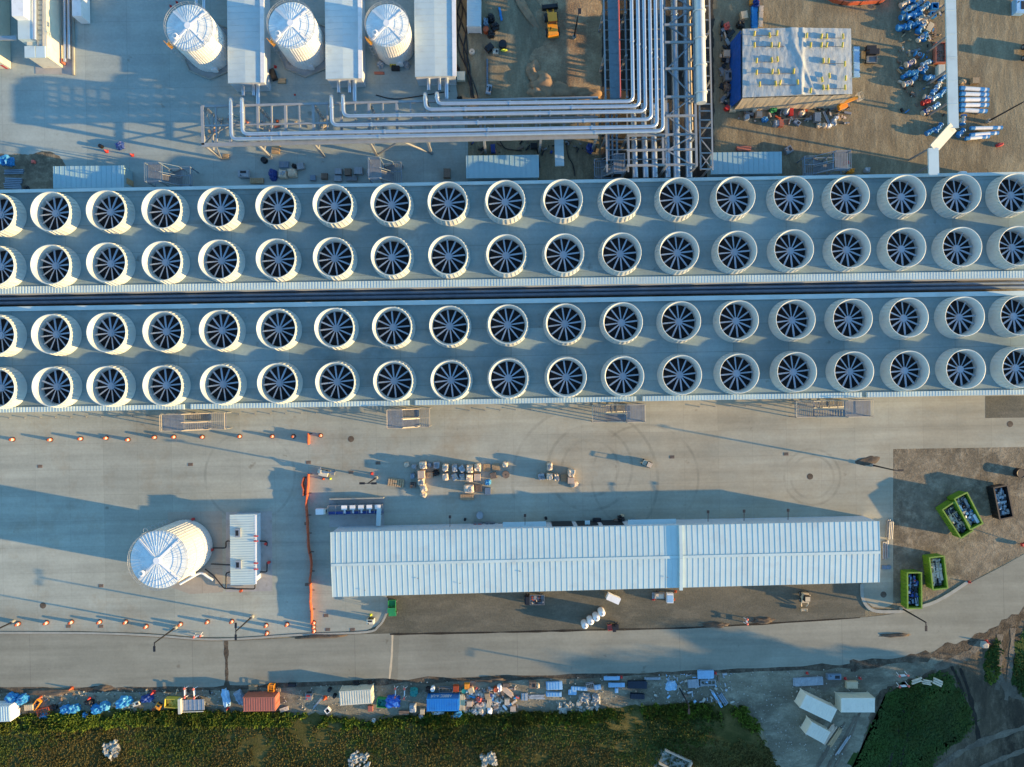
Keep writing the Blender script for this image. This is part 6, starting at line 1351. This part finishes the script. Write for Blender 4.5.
def truck(label, px, py, deg, m):
    t = thing('flatbed_truck', label, 'truck', W(px, py, .05), R(deg)); mb = MB()
    mb.box(-.5, 0, .75, 2.6, 1.7, .12)
    for s_ in (-1, 1): mb.box(-.5, s_ * .84, .98, 2.6, .06, .36); mb.box(-.5 + s_ * 1.28, 0, .98, .06, 1.6, .36)
    mb.build('flatbed', 'steel_grey', t); mb = MB(); mb.box(1.25, 0, 1.0, .9, 1.55, .75); mb.box(1.15, 0, 1.55, .7, 1.4, .4); mb.build('cab', m, t)
    mb = MB(); mb.box(.0, 0, .55, 3.4, .8, .2); mb.build('chassis', 'black', t); mb = MB(); mb.box(1.52, 0, 1.55, .06, 1.3, .32); mb.build('windscreen', 'glass_dark', t)
    wheels(t, [(1.2, .75), (1.2, -.75), (-1.2, .75), (-1.2, -.75)], .38, .26); mb = MB(); rnd = random.Random(3)
    for i in range(16): mb.box(rnd.uniform(-1.6, .6), rnd.uniform(-.6, .6), .95, rnd.uniform(.2, .7), rnd.uniform(.15, .4), rnd.uniform(.1, .4), rnd.uniform(0, 3), i % 4)
    mb.build('load', ['black', 'steel_grey', 'orange', 'tan'], t)
truck('small black flatbed truck with tools beside the eaves of the long building', 534, 598, 180, 'black')
def skid(label, px, py):
    t = thing('skid_loader', label, 'loader', W(px, py, .05), R(-90)); mb = MB(); mb.box(0, 0, .8, 1.7, 1.2, .7); mb.build('body', 'tan', t)
    mb = MB(); mb.box(-.05, 0, 1.55, .95, 1.0, .85); mb.build('cab', 'black', t); mb = MB(); mb.box(-.05, 0, 2.0, .8, .85, .06); mb.build('cab_roof', 'tan', t)
    for s_ in (-1, 1): mb = MB(); mb.bar((-.7, s_ * .62, 1.5), (1.2, s_ * .6, .7), .16); mb.bar((1.2, s_ * .6, .7), (1.7, s_ * .4, .35), .16); mb.build('lift_arm', 'tan', t)
    mb = MB(); mb.box(2.3, 0, .35, .5, 1.0, .12); mb.box(2.05, 0, .6, .08, 1.0, .5)
    for s_ in (-1, 1): mb.box(2.3, s_ * .5, .5, .5, .06, .35)
    mb.build('bucket', 'tan', t); wheels(t, [(.55, .62), (.55, -.62), (-.55, .62), (-.55, -.62)], .4, .26)
skid('tan skid loader at the south eaves of the long building', 803, 596)
def loader(label, px, py, deg):
    t = thing('wheel_loader', label, 'loader', W(px, py, .05), R(deg)); mb = MB()
    mb.box(-1.3, 0, 1.35, 2.3, 1.7, .95); mb.box(-2.2, 0, 1.2, .6, 1.9, .7); mb.box(1.0, 0, 1.0, 1.8, 1.2, .6); mb.build('body', 'yellow', t)
    mb = MB(); mb.box(.1, 0, 2.2, 1.25, 1.45, 1.5); mb.build('cab', 'glass_dark', t); mb = MB(); mb.box(.1, 0, 3.0, 1.45, 1.6, .14); mb.build('cab_roof', 'yellow', t)
    for s_ in (-1, 1): mb = MB(); mb.bar((.9, s_ * .5, 1.6), (2.6, s_ * .5, .7), .24); mb.build('lift_arm', 'yellow', t)
    mb = MB(); mb.box(3.3, 0, .35, 1.0, 2.7, .12); mb.box(2.8, 0, .75, .12, 2.7, .9)
    for s_ in (-1, 1): mb.box(3.25, s_ * 1.35, .65, 1.0, .08, .65)
    mb.build('bucket', 'black', t); mb = MB(); mb.cyl((-1.4, .4, 1.8), (-1.4, .4, 2.5), .09, n=8); mb.build('exhaust', 'black', t)
    wheels(t, [(1.25, .95), (1.25, -.95), (-1.35, .95), (-1.35, -.95)], .72, .5)
loader('yellow wheel loader with black bucket in the shaded top yard', 551.5, 26.5, 96)
def boom(label, px, py, deg):
    t = thing('boom_lift', label, 'boom lift', W(px, py, .05), R(deg)); mb = MB(); mb.box(0, 0, .6, 2.3, 1.7, .4); mb.build('chassis', 'steel_grey', t)
    mb = MB(); mb.box(-.3, .45, 1.2, 1.7, .6, .75); mb.box(-.3, -.5, 1.15, 1.5, .5, .65); mb.box(-.9, 0, 1.2, .5, 1.6, .7); mb.build('turret', 'yellow', t)
    mb = MB(); mb.bar((-1.0, 0, 1.7), (2.3, .1, 1.9), .45); mb.build('boom', 'yellow', t)
    mb = MB(); mb.box(2.75, .1, 1.3, .9, 1.3, .08)
    for z in (1.7, 2.1):
        for s_ in (-1, 1): mb.bar((2.3, .1 + s_ * .65, z), (3.2, .1 + s_ * .65, z), .07); mb.bar((2.75 + s_ * .45, -.55, z), (2.75 + s_ * .45, .75, z), .07)
    mb.build('basket', 'tan', t); wheels(t, [(.8, .8), (.8, -.8), (-.8, .8), (-.8, -.8)], .45, .3)
boom('yellow boom lift at the south east corner of the tarped building', 840.5, 106.5, 20)
def lift(label, px, py):
    t = thing('boom_lift', label, 'boom lift', W(px, py, .05), R(-12)); mb = MB(); mb.box(0, 0, .6, 1.6, 1.0, .5); mb.box(-.6, .3, 1.1, .6, .6, .6); mb.build('body', 'cream', t)
    mb = MB(); mb.bar((-.4, .2, 1.2), (1.6, .6, 1.5), .2); mb.bar((-.4, -.1, 1.3), (-.5, 1.1, 1.8), .18); mb.build('boom', 'shrink_grey', t)
    mb = MB(); mb.box(1.8, .6, 1.3, .6, .8, .7); mb.build('basket', 'steel_grey', t); wheels(t, [(.6, .5), (.6, -.5), (-.6, .5), (-.6, -.5)], .33, .22)
lift('small beige lift with folded boom above the grey pipe skid', 324.5, 472.8)
# white silo tanks
for i, (x, y) in enumerate(((585.2, 626.2), (590.9, 622.3), (596.7, 618.6), (602.2, 613.8))):
    w = W(x, y, 2.1); w.z = .03
    t = thing('silo_bag', ('white round topped bulk tank in the slanted row, ' + ORD[i] + ' from the lower left of four'), 'tank', w, 0, 'four white bulk tanks in a slanted row'); mb = MB()
    mb.lathe([(.56, .1), (.60, .3), (.60, 1.75), (.5, 2.05), (.2, 2.2), (0, 2.22)], 22); mb.build('shell', 'white_paint', t)
    mb = MB(); mb.cyl((0, 0, 2.18), (0, 0, 2.34), .16, n=10); mb.build('lid', 'shrink_grey', t); mb = MB(); mb.lathe([(.66, 0), (.66, .1), (.3, .1)], 16); mb.build('base', 'wood_dark', t)
# small trailers south of the long building
t = thing('box_trailer', 'white slanted box trailer at the south eaves of the long building', 'trailer', W(612.3, 596.3, .05), R(-24)); mb = MB(); mb.box(0, 0, 1.0, 2.3, 1.1, 1.1); mb.build('body', 'white_paint', t)
mb = MB(); mb.box(0, 0, 1.58, 2.36, 1.16, .06); mb.build('roof', 'white_paint', t); wheels(t, [(0, .55), (0, -.55)], .32, .2)
t = thing('flat_trailer', 'grey flat trailer with pale load beside the white cart', 'trailer', W(657.5, 594.5, .05), 0); mb = MB(); mb.box(0, 0, .6, 2.2, 1.1, .15); mb.build('bed', 'steel_grey', t)
mb = MB(); mb.box(.1, 0, .85, 1.5, .8, .35); mb.box(-.3, .2, 1.05, .5, .4, .15); mb.build('load', 'shrink', t); wheels(t, [(0, .6), (0, -.6)], .3, .2)
t = thing('white_cart', 'white boxy cart between two red cones at the south eaves', 'cart', W(668.5, 596, .05), 0); mb = MB(); mb.box(0, 0, .9, 1.15, 1.7, .9); mb.build('body', 'white_paint', t)
mb = MB(); mb.box(0, -.1, 1.38, 1.0, 1.2, .06); mb.build('lid', 'sheet_blue', t); wheels(t, [(.35, .75), (-.35, .75), (.35, -.75), (-.35, -.75)], .28, .18)
item('unit', 370.5, 621.3, .8, 1.3, 1.5, 90, 'cream', 'pale compressor on the concrete corner below the long building')
# framed trailer with cream headboard
t = thing('frame_trailer', 'grey flatbed trailer with cream headboard right of the yellow skip', 'trailer', W(194, 703, .05), R(2)); mb = MB(); mb.box(0, 0, .7, 4.3, 1.9, .14)
for i in range(6): mb.box(-1.9 + i * .75, 0, .79, .1, 1.9, .05)
mb.build('bed', 'galv', t); mb = MB(); mb.box(-2.0, 0, .95, .5, 2.6, .7); mb.build('headboard', 'cream', t); mb = MB(); mb.box(0, -1.15, .85, 4.0, .12, .12); mb.build('side_rail', 'cream', t); wheels(t, [(.4, .95), (1.2, .95), (.4, -.95), (1.2, -.95)], .34, .22)
# pipe skid north of the long building
gsheet('equipment_pad', [(329, 499.5), (384, 498.5), (384.5, 527), (329.5, 527)], .056, M['pad'])
t = thing('pipe_skid', 'grey pipe skid with five white pump heads north of the long building', 'pump skid', W(357, 508.5, .06), SITE); mb = MB(); L = 9.6
for y in (-.85, .85): mb.bar((-L / 2, y, .25), (L / 2, y, .25), .2); mb.bar((-L / 2, y, 1.6), (L / 2, y, 1.6), .12)
for i in range(8):
    x = -L / 2 + L * i / 7
    for y in (-.85, .85): mb.bar((x, y, .2), (x, y, 1.6), .12)
    mb.bar((x, -.85, 1.6), (x, .85, 1.6), .1)
mb.build('frame', 'steel_grey', t)
for i in range(5):
    mb = MB(); x = -1.9 + i * 1.48; mb.box(x, .5, 1.4, .95, .75, .6); mb.cyl((x, .1, 1.2), (x, -.6, 1.2), .18, n=10); mb.build('pump_head', 'white_paint', t)
mb = MB(); mb.tube([(-L / 2, -.55, .9), (L / 2, -.55, .9)], .28, 10); mb.build('header_pipe', 'blue_dark', t)
t = thing('generator', 'white generator with cream end at the left end of the pipe skid', 'generator', W(322.6, 510.5, .06), SITE); mb = MB(); mb.box(-.2, 0, .75, 1.4, 1.0, 1.0); mb.build('housing', 'white_paint', t); mb = MB(); mb.box(.66, 0, .75, .35, .95, .95); mb.cyl((.84, 0, .8), (.86, 0, .8), .3, n=14, m=1); mb.build('radiator', ['cream', 'black'], t)
deck('duct', 'white duct with a blue band joining the pipe skid to the long building', 'duct', [(379.2, 508.5), (378.5, 525.5)], .75, 1.5, 'roof_pale', th=.6)
tag(MB.build((lambda m: (m.bar(W(330, 498.8, .5), W(384, 497.6, .5), .2, 1.0), m)[1])(MB()), 'low_wall', 'concrete_block', world=True, loc=W(357, 498, 0)), 'low grey wall along the north side of the pipe skid', 'wall')
# north side of the long building: small units
for a in [('drum',479.8,515.3,1.2,1.2,.8,0,'shrink_grey','grey and yellow round tank north of the long building'),('unit',478,524.8,1.6,.9,1.0,0,'steel_grey','dark grey machine with red end at the north wall, left','','red'),('unit',490,524.3,1.6,.8,.9,0,'steel_grey','dark grey machine at the north wall, second from left'),('unit',500,525.2,.7,.7,.7,0,'steel_grey','small grey machine at the north wall left of the canopy'),('drum',465,519.6,.4,.4,.9,0,'black','thin black post barrel north of the long building'),
          ('drum',546,518.4,.45,.45,.9,0,'black','thin black barrel north of the wall beside the long canopy'),('unit',597,521,.9,1.4,1.1,90,'black','black machine at the north wall left of the dark bags'),('tarp',621,518.8,1.2,1.1,1.0,20,'black','black tarp heap at the north wall beside the short canopy'),('bag',616,521.5,.9,.8,.8,0,'wood_dark','brown bag at the north wall left of the black heap'),('bag',622.5,516,.6,.5,.7,0,'tan','small tan bag on top of the group at the north wall'),
          ('tarp',633,521.7,1.1,.8,.9,0,'steel_blue','dark blue heap at the left end of the short canopy'),('bag',639,521.4,.5,.5,.7,0,'red','small red bag at the left end of the short canopy'),
          ('pipes',890.8,529.5,3.1,1.2,.7,86,'steel_grey','grey rolled pipes on the pad east of the long building, upper bundle'),('pipes',886,550,3.1,1.1,.7,90,'steel_grey','grey rolled pipes on the pad east of the long building, lower bundle'),('sheets',886,567,1.5,.7,.3,0,'steel_blue','dark flat sheets on the pad below the grey pipes')]:
    item(*a[:9], m2=(a[10] if len(a) > 10 else None), group='small units beside the long building')
# manhole covers, drains
for lab, x, y in (('round manhole cover on the pad east of the long building', 883.5, 594.5), ('round manhole cover right on the apron inside tyre rings', 810, 476.5), ('round manhole cover on the apron above the orange netting', 351, 439), ('round manhole cover at the right end of the upper apron', 1010, 424), ('round manhole cover on the apron left of the lone tank', 43, 605.5)):
    mb = MB(); mb.cyl((0, 0, 0), (0, 0, .012), .55, n=24); mb.cyl((0, 0, .012), (0, 0, .018), .42, n=24); tag(mb.build('manhole_cover', 'soil_dark', loc=W(x, y, .052)), lab, 'manhole cover', 'manhole covers in the apron')
for lab, x, y in (('square drain on the kerb below the long building, left one', 327.8, 629.5), ('square drain on the kerb below the long building, right one', 352.5, 629.5), ('square drain beside the orange netting in the shade', 306.8, 523.5), ('square drain beside the orange netting in the sun', 307.3, 584.5), ('small drain on the apron left of the concrete corner', 326, 615.5),
                  ('small drain at the upper apron left of the orange netting', 308.5, 462.3), ('small drain on the long lamp shadow at left', 101, 585.8), ('dark drain slot at the southern kerb, left one', 68.5, 626.3), ('dark drain slot at the southern kerb, right one', 101, 626.3), ('drain in the apron just below the tile row at left', 40, 466.3), ('drain in the apron near the left stair tower', 190.5, 464.5),
                  ('small drain on the apron right of the white buggy', 672, 457), ('small drain on the apron left of the right lamp', 786, 454), ('small brown drain right of the beige lift', 351, 472.3), ('small tan drain above the double headed lamp', 378, 463)):
    mb = MB(); mb.box(0, 0, .01, .85, .55, .03)
    for i in range(5): mb.box(-.34 + i * .17, 0, .03, .05, .48, .02)
    tag(mb.build('drain_grate', 'wood_dark', loc=W(x, y, .052), rz=SITE), lab, 'drain', 'drains in the apron')
# black cables winding from the third pump shed
rnd = random.Random(9)
for j in range(4):
    pts = []
    for i in range(24):
        k = i / 23; x = 458 + 10 * k + 14 * max(0, k - .55) + 5 * math.sin(k * 9 + j * 1.7) * (1 - .6 * k) + (j - 1.5) * 1.2; y = -12 + 110 * k
        pts.append(W(x, y, .12 + .04 * j))
    mb = MB(); mb.tube(pts, .11, 6); o = mb.build('cable', 'black', world=True, loc=pts[0]); tag(o, f'black cable winding down the yard beside the third pump shed, {ORD[j]} of four', 'cable', 'black cables beside the third pump shed')
for lab, pts in (('black cable curling under the horizontal pipe rack, left one', [(500, 141), (505, 148), (515, 150), (522, 151)]), ('black cable curling left of the pale covered duct', [(527, 148), (532, 144), (537, 150), (540, 168)]), ('black cable curling right of the pale covered duct', [(566, 140), (568, 155), (573, 165), (575, 176)]), ('black cable across the yard from the third pump shed', [(376, 95), (395, 99), (420, 96), (450, 91)])):
    mb = MB(); mb.tube([W(x, y, .12) for x, y in curve(pts, 6)], .09, 6); tag(mb.build('cable', 'black', world=True, loc=W(*pts[0])), lab, 'cable')
# orange netting at the top edge
mesh_fence('orange safety netting at the top edge right of the tarped building', [(824, -2), (832, 3), (846, 6), (862, 5), (880, 4), (888, -2)])
# right edge machine with two long shadows
t = thing('telehandler', 'orange brown machine at the right edge casting two long shadows', 'machine', W(1026, 54, .05), R(90)); mb = MB(); mb.box(0, 0, .9, 3.0, 1.5, .8); mb.build('body', 'rust_red', t)
mb = MB(); mb.box(-.9, .1, 1.7, 1.2, 1.3, .9); mb.build('cab', 'glass_dark', t); mb = MB(); mb.bar((1.4, 0, 1.4), (-1.4, 0, 1.7), .4); mb.build('boom', 'yellow', t); wheels(t, [(1, .75), (1, -.75), (-1, .75), (-1, -.75)], .5, .35)
item('drum', 1020, 473, 1.6, 1.6, 1.0, 0, 'black', 'black round tank at the right edge beside the black dumpster')
t = thing('road_sign', 'leaning red topped sign post at the right edge above the road bend', 'sign', W(1021, 544, .05), R(20)); mb = MB(); mb.bar((0, 0, 0), (.5, 1.0, 1.7), .1); mb.build('post', 'black', t); mb = MB(); mb.box(0, 0, .5, .55, .5, .6); mb.build('sign_board', 'red', t)
# concrete drain channel in the grass at bottom right of the field
t = thing('culvert', 'pale concrete culvert with open channel in the grass at the bottom edge', 'culvert', W(672, 760, .03), R(-25)); mb = MB()
for s_ in (-1, 1): mb.box(.4, s_ * 1.3, .35, 5.0, .25, .7)
mb.box(.4, 0, .1, 5.0, 2.3, .12); mb.build('channel', 'concrete_block', t); mb = MB(); mb.box(3.0, 0, .5, .3, 2.9, 1.0); mb.build('headwall', 'concrete_block', t)
gsheet('gravel_wash', curve([(654, 767), (656, 756), (664, 747), (672, 752), (678, 760), (676, 790), (654, 790)], 3), .034, m_gravel)
for i in range(64):
    x = -5 + i * 15.3
    if any(g0 - 25 < x < g1 + 42 for g0, g1 in GAPS) or x > 880: continue
    y = 418.2 - .0165 * x
    o = MB()
    o.cyl((0, 0, 0), (0, 0, .42), .07, n=8); o.cyl((0, 0, .42), (0, 0, .46), .12, n=8)
    b = o.build('pipe_stub', 'steel_grey', loc=W(x, y, .05)); tag(b, 'short grey pipe stub in the row along the south foot of the fan building', 'pipe stub', 'pipe stubs along the fan building')

# ---------------------------------------------------------------- trees just right of the frame, whose shadows fall into it
def make_tree(seed, nleaf=2600):
    rnd = random.Random(seed); t = thing('tree', '', 'tree'); mb = MB()
    mb.tube([(0, 0, 0), (.1, .05, 3), (0, .2, 6), (.2, .1, 10)], .28, 8)
    lobes = []
    for i in range(16):
        a = rnd.uniform(0, 2 * PI); z = rnd.uniform(3.5, 14.5); r = rnd.uniform(.6, 3.8) * (1 - abs(z - 8) / 9); c = Vector((r * math.cos(a), r * math.sin(a), z)); lobes.append((c, rnd.uniform(1.3, 2.5)))
        mb.bar((0, 0, max(2, z - 3)), c, .12)
    mb.build('trunk', 'bark', t); cr = MB()
    for i in range(nleaf):
        c, r = rnd.choice(lobes); d = Vector((rnd.gauss(0, 1), rnd.gauss(0, 1), rnd.gauss(0, 1))).normalized() * r * rnd.uniform(.5, 1.05); p = c + d; s_ = rnd.uniform(.25, .5)
        n = (d + Vector((rnd.uniform(-1, 1), rnd.uniform(-1, 1), rnd.uniform(-1, 1)))).normalized(); u = n.orthogonal().normalized() * s_; v = n.cross(u)
        cr.add([p - u, p + v * .6, p + u, p - v * .6], [(0, 1, 2, 3)])
    cr.build('crown', 'leaf', t); return t
T0 = [make_tree(5), make_tree(9)]; used = [False, False]
TP = [(1128, 716, 1.0), (1140, 724, 1.05), (1124, 734, .95), (1150, 742, 1.15), (1132, 752, 1.05), (1160, 757, 1.3), (1138, 768, 1.25), (1170, 776, 1.45), (1128, 784, 1.1), (1158, 792, 1.25), (1140, 806, 1.0), (1125, 820, 1.05), (1150, 832, 1.1), (1130, 846, 1.05), (1165, 815, 1.0), (1120, 862, 1.0)]
for i, (x, y, s_) in enumerate(TP):
    k = i % 2
    o = T0[k] if not used[k] else copy_tree(T0[k]); used[k] = True
    o.location = W(x, y); o.scale = (s_, s_, s_); o.rotation_euler.z = i * 1.3
    o['label'] = 'leafy tree of the row beyond the right photo edge'; o['category'] = 'tree'; o['group'] = 'trees beyond the right edge'
